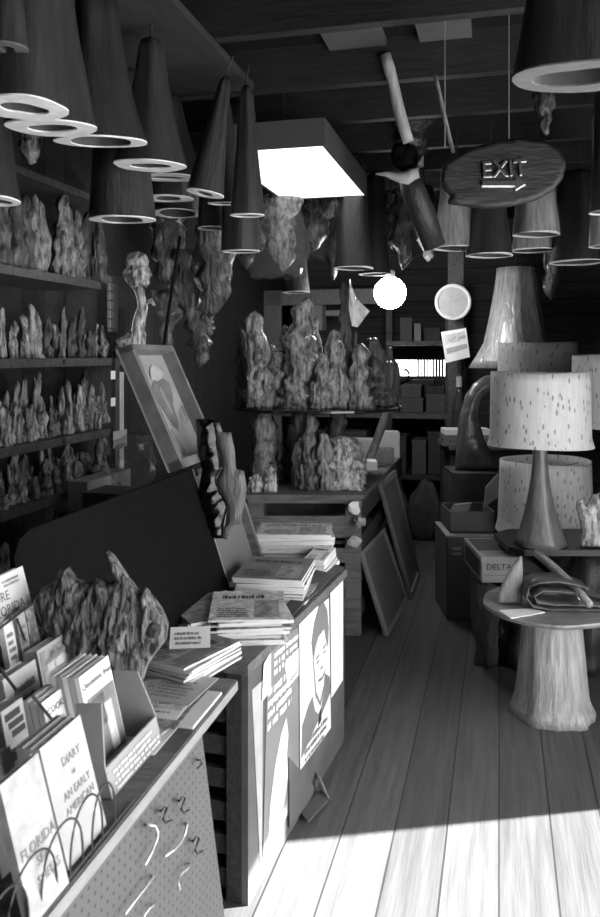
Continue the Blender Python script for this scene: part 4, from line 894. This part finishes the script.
for k, (x0, x1, y0, y1, m_) in enumerate(((208, 232, 398, 413, CARDD), (214, 240, 384, 398, CARD), (236, 254, 400, 413, CARD), (384, 392, 400, 413, CARDL))):
    rbox(x0, x1, y0, y1, ['dark box at the left end of the back rack shelf', 'box stacked at the left end of the back rack', 'box behind the left stump leg on the back rack', 'small pale box at the post of the back rack'][k], m_, z=zsh + .001 if y1 == 413 else pa(220, 398, 7.14).z + .002)
zl = .491
for k, (x0, x1, y0, y1, m_) in enumerate(((394, 406, 436, 470, CARDD), (412, 426, 440, 470, CARD), (428, 446, 432, 470, CARDD), (370, 384, 440, 470, CARDD))):
    rbox(x0, x1, y0, y1, ['dark box on the lower rack shelf by the branch', 'grey box with a handle mark on the lower rack shelf', 'dark box right of the grey one on the lower shelf', 'dim box behind the leaning branch on the lower shelf'][k], m_, .3, 7.15, group='boxes on the lower back shelf', z=zl)
p = pa(407, 384, 7.1); hk = tag(obj('iron_hook', tube(BM(), [pa(x, y, 7.2) for x, y in ((396, 384), (402, 384), (408, 380), (409, 373), (406, 369), (404, 371))], .012, 6), BLACK, smooth=True), 'black curled hook silhouetted against the low back window', 'hook')
for k, (x0, x1, y0, y1, m_, lb_) in enumerate(((335, 350, 390, 412, CARDL, 'pale box behind the forked branch on the back shelf'), (352, 372, 396, 412, CARD, 'wide low box behind the stubby-armed knee'), (286, 300, 395, 412, CARD, 'box glimpsed behind the blunt knee on the back shelf'), (305, 330, 430, 470, CARDD, 'large dark box low behind the tall grooved knee'), (340, 366, 432, 470, CARD, 'grey box low behind the broad pale knee'))):
    rbox(x0, x1, y0, y1, lb_, m_, .3, 7.15, z=(zsh if y1 == 412 else .49) + .001)
# plaque and calendar on the dark post
p = pY(453, 302, 6.0); pl = thing('round_plaque', 'round pale plaque with raised rim and dark emblem on the dark post', 'plaque', p, (PI / 2, 0, -.05))
obj('disc', lathe(BM(), [(.118, -.01), (.118, .004), (.0, .004)], 40, True, False), M('plaque_face', .42, .5, .15, 12, bump=.05), pl)
bm = BM(); n = 40; loft(bm, [circ(.112, .004, n), circ(.114, .014, n), circ(.134, .014, n), circ(.137, .0, n), circ(.135, -.01, n), circ(.112, -.01, n)], False, False); obj('rim', bm, M('plaque_rim', .7, .4, .1, bump=0), pl, smooth=True)
obj('emblem', prism(BM(), [(x * .05, y * .06, .0045) for x, y in ((-1, -.6), (1, -.6), (.7, -.3), (.6, .5), (.3, .2), (0, 1), (-.3, .3), (-.6, .6), (-.7, -.3))], (0, 0, .002)), GREYP, pl)
q = [pY(x, y, 6.0) for x, y in ((441, 332), (466, 328), (470, 357), (446, 363))]
cl = thing('wall_calendar', 'bright picture calendar sheet hanging crooked under the round plaque', 'calendar', sum(q, Vector()) / 4)
obj('sheet', prism(BM(), q, (0, .01, 0)), M('calendar_white', .85, .3, .1, 9, bump=0, spec=.6), cl, world=True)
def cq(u, v): return (q[0] * (1 - u) + q[1] * u) * (1 - v) + (q[3] * (1 - u) + q[2] * u) * v
for u0, u1, v0, v1, m_ in ((.1, .92, .12, .38, IMGL), (.1, .95, .55, .68, GREYP)): obj('picture', prism(BM(), [cq(u0, v0), cq(u1, v0 - .03), cq(u1, v1), cq(u0, v1 + .05)], (0, -.003, 0)), m_, cl, world=True)
# dark cabinet, books, bottle and arched driftwood at right rear
cz = EYE - (447 - HY) / F * 5.8
cab = thing('dark_cabinet', 'dark tall cabinet standing behind the open cartons', 'cabinet', pz(476, 355 + 1240 / 5.8, 0))
xa, xb = pY(452, 0, 5.8).x, pY(560, 0, 5.8).x
obj('body', bx(xa, xb, 5.8, 6.3, 0, cz - .02), DARKWOOD, cab, world=True); obj('cabinet_top', bx(xa - .02, xb, 5.78, 6.3, cz - .02, cz), WOOD, cab, world=True)
obj('door', bx(xa + .05, xb - .3, 5.785, 5.8, .1, cz - .1), M('cabinet_door', .035, .5, .4, 6), cab, world=True)
for k in range(3):
    px = (448, 450, 449)[k]; p = pY(466, 440, 5.83); tag(obj('stacked_book', box(BM(), (0, .1, .02), (.34, .2, .04)), [GREYD, GREYD, PAPER][k], loc=(p.x + .01 * k, p.y, cz + .001 + .041 * k), bevel=.002), ['bottom dark book', 'middle dark book', 'white-topped uppermost book'][k] + ' of the stack by the arched driftwood', 'book', 'books on the dark cabinet')
p = pY(470, 447, 5.9); bo = thing('bottle', 'slim bottle standing on the dark cabinet behind the arched driftwood', 'bottle', (p.x - .03, 6.15, cz + .001))
obj('glass', lathe(BM(), [(.05, 0), (.055, .02), (.055, .28), (.02, .38), (.02, .42)], 16), M('bottle_glass', .04, .15, .2, bump=0, spec=.7), bo, smooth=True); obj('cap', lathe(BM(), [(.024, .42), (.024, .5), (.01, .505)], 12), GREYP, bo)
s = 5.3 / F
out = [((x - 478) * s, (470 - y) * s) for x, y in ((455, 470), (457, 440), (460, 415), (466, 395), (474, 383), (485, 376), (498, 374), (508, 380), (506, 390), (494, 388), (483, 396), (478, 415), (484, 440), (500, 470))]
o = obj('arched_driftwood', lumpy(out, .05, random.Random(12), 34, .06, .3, 10), M('arched_wood', .09, .3, .4, 8, bump=.2, spec=.6), loc=pY(478, 470, 5.3), smooth=True); tag(o, 'dark curved driftwood rising like a chair back behind the lamps', 'driftwood')
bz = o.location.z
# big cartons at the right of the aisle
def carton(name, label, x0, x1, y0, y1, z0, z1, mat, flaps=True, tex=None, cat='box', group=None):
    o = thing(name, label, cat, ((x0 + x1) / 2, (y0 + y1) / 2, z0), group=group)
    t = .006; bm = bx(x0, x1, y0, y1, z0, z0 + t); bx(x0, x1, y0, y0 + t, z0, z1, bm); bx(x0, x1, y1 - t, y1, z0, z1, bm); bx(x0, x0 + t, y0, y1, z0, z1, bm); bx(x1 - t, x1, y0, y1, z0, z1, bm)
    if not flaps: bx(x0, x1, y0, y1, z1 - t, z1, bm)
    obj('body', bm, mat, o, world=True)
    return o
o = carton('cardboard_carton', 'big closed dark carton carrying the arched driftwood', .98, 1.38, 5.15, 5.5, 0, bz - .001, CARDD, False)
xl = pY(446, 0, 4.7).x
o = carton('cardboard_carton', 'tall brown carton with pale scrawl at the right of the aisle', xl, xl + .3, 4.68, 5.08, 0, .49, CARD, False)
pts = [W(0, 0, 0)]; q0 = Vector((xl + .03, 4.678, .38)); obj('scrawl', scribble(BM(), q0, (1, 0, 0), (0, 0, 1), .06, .06, 2, random.Random(3)), MIDP, o, world=True)
obj('lid_flap', bx(xl - .003, xl + .3, 4.677, 5.08, .484, .494), CARDL, o, world=True)
o = carton('cardboard_carton', 'open pale carton with a white flap standing on the brown carton', xl + .03, xl + .3, 4.75, 5.05, .495, .62, CARD, True)
obj('flap', prism(BM(), [(xl + .03, 4.75, .62), (xl + .14, 4.75, .62), (xl + .15, 4.7, .68), (xl + .05, 4.7, .67)], (0, .006, .004)), CARDL, o, world=True)
obj('tall_flap', prism(BM(), [pY(x, y, 4.9) for x, y in ((484, 508), (498, 497), (498, 474), (486, 487))], (.0, .012, 0)), CARDL, o, world=True)
o = carton('cardboard_carton', 'dark carton under the lettered box beside the stump logs', xl + .1, xl + .42, 4.12, 4.5, 0, .42, CARDD, False)
# DELTA box on two logs
dx0, dx1, dy0, dy1, dz0, dz1 = .897, 1.075, 3.95, 4.36, .425, .552
db = thing('lettered_box', 'pale carton lettered DELTA with a dark picture panel on its lid', 'box', ((dx0 + dx1) / 2, (dy0 + dy1) / 2, dz0))
obj('body', bx(dx0, dx1, dy0, dy1, dz0, dz1 - .002), CARDL, db, world=True, bevel=.003)
obj('lid', bx(dx0 - .003, dx1 + .003, dy0 - .003, dy1 + .003, dz1 - .02, dz1), CARDL, db, world=True)
obj('lid_picture', bx(dx0 + .012, dx1 - .012, dy0 + .13, dy1 - .02, dz1, dz1 + .0015), CARDD, db, world=True); obj('lid_print', scribble(BM(), (dx0 + .02, dy0 + .03, dz1 + .002), (1, 0, 0), (0, 1, 0), .13, .12, 3, random.Random(2)), GINK, db, world=True)
obj('side_panel', bx(dx0 - .001, dx0, dy0 + .04, dy1 - .02, dz0 + .015, dz1 - .025), INK, db, world=True)
text('lettering', 'DELTA', .042, INK, db, Matrix.Translation(((dx0 + dx1) / 2 - .004, dy0 - .0035, dz0 + .078)) @ Matrix.Rotation(PI / 2, 4, 'X'), .0005, world=True)
obj('rule_line', bx(dx0 + .01, dx1 - .01, dy0 - .001, dy0, dz0 + .035, dz0 + .04), GINK, db, world=True)
LG = M('dark_log_bark', .06, .8, .6, 12, (3, 3, 1), .8)
for k, (x, Y, r, lab) in enumerate(((.935, 4.02, .055, 'dark bark log standing under the left of the lettered box'), (1.035, 4.08, .05, 'dark bark log standing under the right of the lettered box'))):
    bm = knee(BM(), .424, r, random.Random(k + 60), 5, 0, p=.05, bend=0, rmin=.9, lump=.2, m=12)
    for v in bm.verts: v.co.z = min(v.co.z, .424)
    tag(obj('log', bm, LG, loc=(x, Y, 0), smooth=True), lab, 'log')
tag(obj('cypress_stump', knee(BM(), .45, .1, random.Random(70), 5, 0, p=.4, bend=0, rmin=.5), TRUNK, loc=(1.13, 4.0, 0), smooth=True), 'grey stump standing behind the left of the round stump table', 'stump')

# ================================================================ stump table with its things
tc = Vector((1.093, 3.47, 0)); TT = .475
stb = thing('stump_table', 'low table with a thin round top on a pale flaring cypress stump', 'table', tc)
rng = random.Random(31); n = 36; rings = []
for i in range(15):
    t = i / 14; f = 1.0 - .3 * t ** .6 + .14 * max(0, (.14 - t) / .14) * .5
    rings.append([(.168 * f * (1 + .05 * math.cos(6 * an + 1) * (1 - t) + .05 * noise.noise(Vector((math.cos(an) * 2, math.sin(an) * 2, t * 1.2))) + .035 * math.cos(11 * an + 2 * t)) * math.cos(an), .168 * f * (1 + .05 * math.cos(6 * an + 1) * (1 - t) + .05 * noise.noise(Vector((math.cos(an) * 2, math.sin(an) * 2, t * 1.2))) + .035 * math.cos(11 * an + 2 * t)) * math.sin(an), (TT - .02) * t) for an in [2 * PI * k / n for k in range(n)]])
obj('stump_base', loft(BM(), rings), M('pale_stump_wood', .32, .5, .35, 9, (6, 6, .6), .5), stb, smooth=True)
out = []
for k in range(48):
    an = 2 * PI * k / 48; r = .295 * (1 + .03 * math.cos(3 * an + .5) + .015 * math.cos(7 * an)); 
    if abs(an - PI) < .35: r *= 1 + .06 * (1 - abs(an - PI) / .35)
    out.append((r * math.cos(an), r * math.sin(an)))
obj('table_top', loft(BM(), [[(x * .96, y * .96, TT - .022) for x, y in out], [(x, y, TT - .008) for x, y in out], [(x * .99, y * .99, TT) for x, y in out]]), M('table_slab_wood', .2, .35, .3, 8, (2, 6, 2), .15, .5), stb)
o = obj('leaflet', prism(BM(), [pz(x, y, TT + .001) for x, y in ((499, 611), (533, 609), (545, 613), (511, 619))], (0, 0, .004)), PAPER); tag(o, 'white leaflet with dark emblem lying on the round stump table', 'leaflet')
s = 3.42 / F; q = pz(510, 610, TT + .001); q.y = 3.46; q = pY(510, 355 + (EYE - TT - .001) * F / 3.46, 3.46)
out = [((x - 510) * s, max(0, (609 - y) * s)) for x, y in ((497, 609), (499, 598), (504, 585), (512, 571), (522, 559), (523, 575), (522, 609))]
tag(obj('wood_slab', lumpy(out, .012, random.Random(4), 24, .01, .15, 14), TRUNKL, loc=q, smooth=True), 'pale pointed wood slab standing on the left of the stump table', 'slab')
# folded leather bundle
pth = [(526, 588), (536, 584), (555, 583), (572, 586), (584, 590), (577, 595), (560, 593), (540, 592), (531, 597), (534, 604), (550, 606), (570, 606), (592, 607), (606, 610), (600, 613), (575, 612), (548, 612), (530, 608), (523, 599), (526, 588)]
s = 3.4 / F; yb = 355 + (EYE - TT - .001) * F / 3.4
pts = [Vector(((x - 555) * s, 0, max(.003, (612 - y) * s))) for x, y in pth]
bm = BM(); A = []; 
for i, pnt in enumerate(pts):
    d = (pts[min(i + 1, len(pts) - 1)] - pts[max(0, i - 1)]).normalized(); nn = Vector((-d.z, 0, d.x)) * .0035
    A.append([pnt + nn + Vector((0, -.05, 0)), pnt + nn + Vector((.012, .09, 0)), pnt - nn + Vector((.012, .09, 0)), pnt - nn + Vector((0, -.05, 0))])
loft(bm, A)
for v in bm.verts: v.co.z = max(v.co.z, .001)
lb = thing('folded_belt', 'folded wide leather band bundled on the stump table', 'leather bundle', pY(555, yb, 3.4))
obj('band', bm, LEATHER, lb, smooth=True)
obj('ring_buckle', tube(BM(), [(.105 + .016 * math.cos(t), -.02, .105 + .016 * math.sin(t) - .05) for t in [2 * PI * i / 14 for i in range(15)]], .003, 6), STEEL, lb, smooth=True)
pp = [(537, 553), (545, 560), (555, 569), (567, 580), (579, 592), (590, 605)]
o = obj('branch', tube(BM(), [pY(x, y, 3.7 - .085 * i) for i, (x, y) in enumerate(pp)], [.02, .02, .021, .019, .018, .016], 10), TRUNKL, smooth=True); tag(o, 'smooth bent branch leaning from the dark slab table onto the stump table', 'branch')

# ================================================================ lamps on the dark slab table
LY = 3.95; SZ = .615
x0 = pY(517, 0, 3.75).x
gt = thing('slab_table', 'dark polished slab table under the lamps', 'table', (1.45, 4.05, 0))
obj('table_top', prism(BM(), [(x0, 3.9, SZ - .028), (x0 + .06, 3.835, SZ - .028), (1.95, 3.82, SZ - .028), (2.0, 4.3, SZ - .028), (x0 + .1, 4.3, SZ - .028), (x0, 4.2, SZ - .028)], (0, 0, .028)), M('dark_polished_slab', .015, .3, .3, 6, bump=.05, spec=.25), gt, world=True)
for x, y, r in ((1.44, 4.0, .13), (1.8, 4.15, .09)): 
    bm = knee(BM(), SZ - .03, r, random.Random(int(x * 100)), 5, 0, p=.3, bend=0, rmin=.5, lump=.2); bm.transform(Matrix.Translation((x, y, 0))); obj('stump_leg', bm, TRUNK, gt, smooth=True, world=True)
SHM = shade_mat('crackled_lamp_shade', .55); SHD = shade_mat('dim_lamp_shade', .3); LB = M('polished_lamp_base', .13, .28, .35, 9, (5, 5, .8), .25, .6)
def lamp(label, px, Y, zt, zb, rt_, rb_, zbase, mat, base=True, rbase=.115, seed=1, group='cypress lamps'):
    x = (px - CX) / F * Y; o = thing('table_lamp', label, 'lamp', (x, Y, zbase), group=group); n = 40
    rng = random.Random(seed)
    bm = BM(); outer = []; 
    for i in range(9):
        t = i / 8; r = rb_ + (rt_ - rb_) * t + .012 * max(0, (.12 - t) / .12)
        outer.append([(r * (1 + .008 * noise.noise(Vector((3 * math.cos(an), 3 * math.sin(an), seed)))) * math.cos(an), r * math.sin(an), zb - zbase + (zt - zb) * t + .004 * math.cos(2 * an + seed) * (t if t > .5 else -1)) for an in [2 * PI * k / n for k in range(n)]])
    inner = [[(q[0] * .975, q[1] * .975, q[2]) for q in r] for r in outer[::-1]]
    loft(bm, outer + inner, False, False)
    R0 = [v for v in bm.verts][:n]
    obj('shade', bm, mat, o, smooth=True)
    bm = BM(); zz = zt - zbase - .03
    for k in range(3): an = 2 * PI * k / 3 + .4; tube(bm, [(0, 0, zz - .03), (rt_ * .96 * math.cos(an), rt_ * .96 * math.sin(an), zz)], .002, 5)
    obj('shade_spider', bm, WIRE, o)
    hb_ = zb - zbase + .02
    if base:
        rings = []
        for i in range(15):
            t = i / 14; f = .26 + .74 * (1 - t) ** 2.1 
            rings.append([(rbase * f * (1 + (.06 * math.cos(4 * an + seed) + .08 * noise.noise(Vector((math.cos(an), math.sin(an), 2.5 * t + seed)))) * (1 - t)) * math.cos(an), rbase * f * (1 + .06 * math.cos(5 * an) * (1 - t)) * math.sin(an), hb_ * t) for an in [2 * PI * k / 24 for k in range(24)]])
        obj('stem', loft(BM(), rings), LB, o, smooth=True)
    obj('socket', lathe(BM(), [(.018, hb_), (.022, hb_ + .02), (.022, hb_ + .08), (.01, zz - .03), (.006, zz)], 12), METAL, o)
    return o
lamp('front lamp with pale crackled drum shade on a flaring polished stem', 540, LY, 1.465, 1.105, .237, .243, SZ + .001, SHM, True, .125, 1)
o = lamp('lamp at right picture edge with pale crackled shade', 622, 4.3, 1.55, 1.165, .255, .262, SZ + .001, SHM, True, .1, 3)
sx = (545 - CX) / F * 4.62
tag(obj('plinth', lathe(BM(), [(.16, 0), (.15, .05), (.14, .5), (.15, .56)], 20), DARKWOOD, loc=(sx, 4.62, 0)), 'dark round plinth behind the slab table under the lower shade', 'plinth')
lamp('lower lamp with crackled open-topped shade behind the polished stem', 545, 4.62, .945, .54, .255, .268, .561, SHM, False, .1, 5) 
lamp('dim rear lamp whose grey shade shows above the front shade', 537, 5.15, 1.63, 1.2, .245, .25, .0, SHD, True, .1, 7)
q = [(584, 555), (586, 540), (583, 525), (580, 516), (581, 509), (586, 507), (588, 513), (592, 513), (597, 503), (604, 500), (606, 520), (603, 540), (606, 555)]
s = 3.85 / F; o = obj('cypress_knee', lumpy([((x - 595) * s, (555 - y) * s) for x, y in q], .045, random.Random(5), 26, .05, .25, 20), KNEEP, loc=(pY(595, 0, 3.85).x, 3.9, SZ + .001), smooth=True); tag(o, 'pale two-pronged knee standing right of the lamp stem', 'cypress knee')
# plastic-wrapped big flare behind the lamps
p = pY(516, 368, 5.75); fl = thing('hanging_cypress_trunk', 'large shiny plastic-wrapped flaring trunk hanging behind the lamp shades', 'cypress trunk', p)
rng = random.Random(2); n = 32; rings = []; hh = (368 - 268) * 5.75 / F
for i in range(13):
    t = i / 12; r = .26 * (.5 + .5 * (1 - t) ** 1.3)
    rings.append([(r * (1 + .07 * math.cos(6 * an) + (.25 * max(0, math.cos(an - PI)) ** 12 if t < .25 else 0) * (1 - t / .25)) * math.cos(an), r * (1 + .05 * math.cos(7 * an)) * math.sin(an), hh * t) for an in [2 * PI * k / n for k in range(n)]])
obj('bark', loft(BM(), rings), M('wrapped_trunk', .3, .1, .35, 8, (6, 6, .7), .5, .8, .6), fl, smooth=True)
obj('hook', tube(BM(), [(0, 0, hh - .01), (0, 0, CZ - p.z)], .004, 6), WIRE, fl)
# sack and bags down the aisle
for k, (px, py, Y, sx_, sz_, lab) in enumerate(((426, 532, 6.75, .14, .5, 'dark full sack slumped at the far end of the aisle'), (397, 530, 6.95, .1, .42, 'smaller dark sack left of the slumped one down the aisle'))):
    bm = BM(); bmesh.ops.create_icosphere(bm, subdivisions=4, radius=1)
    for v in bm.verts:
        kq = 1 + .22 * noise.noise(v.co * 2.1 + Vector((k, 0, 0))) + .1 * noise.noise(v.co * 6); z = max(-.8, v.co.z)
        v.co = Vector((v.co.x * sx_ * kq * (1.1 - .25 * v.co.z), v.co.y * .13 * kq, (z + .8) / 1.8 * sz_ * (1 + .1 * (kq - 1))))
    zmin = min(v.co.z for v in bm.verts); bm.transform(Matrix.Translation((0, 0, -zmin)))
    q = pY(px, py, Y); tag(obj('sack', bm, CLOTH, loc=(q.x, q.y, 0), smooth=True), lab, 'sack')
# ================================================================ camera and colour
cam = bpy.data.cameras.new('camera'); co = bpy.data.objects.new('camera', cam); C.objects.link(co)
co.location = (0, 0, EYE); co.rotation_euler = (PI / 2, 0, 0); cam.sensor_fit = 'VERTICAL'; cam.sensor_height = 36; cam.sensor_width = 36
cam.lens = F / 917 * 36; cam.shift_y = -(458.5 - HY) / 917; cam.clip_start = .05
cam.dof.use_dof = True; cam.dof.focus_distance = 3.6; cam.dof.aperture_fstop = 8
sc = bpy.context.scene; sc.camera = co
sc.view_settings.view_transform = 'Standard'; sc.view_settings.look = 'None'; sc.view_settings.gamma = 1; sc.view_settings.use_curve_mapping = False
sc.view_settings.exposure = EXPOSURE = 0.0
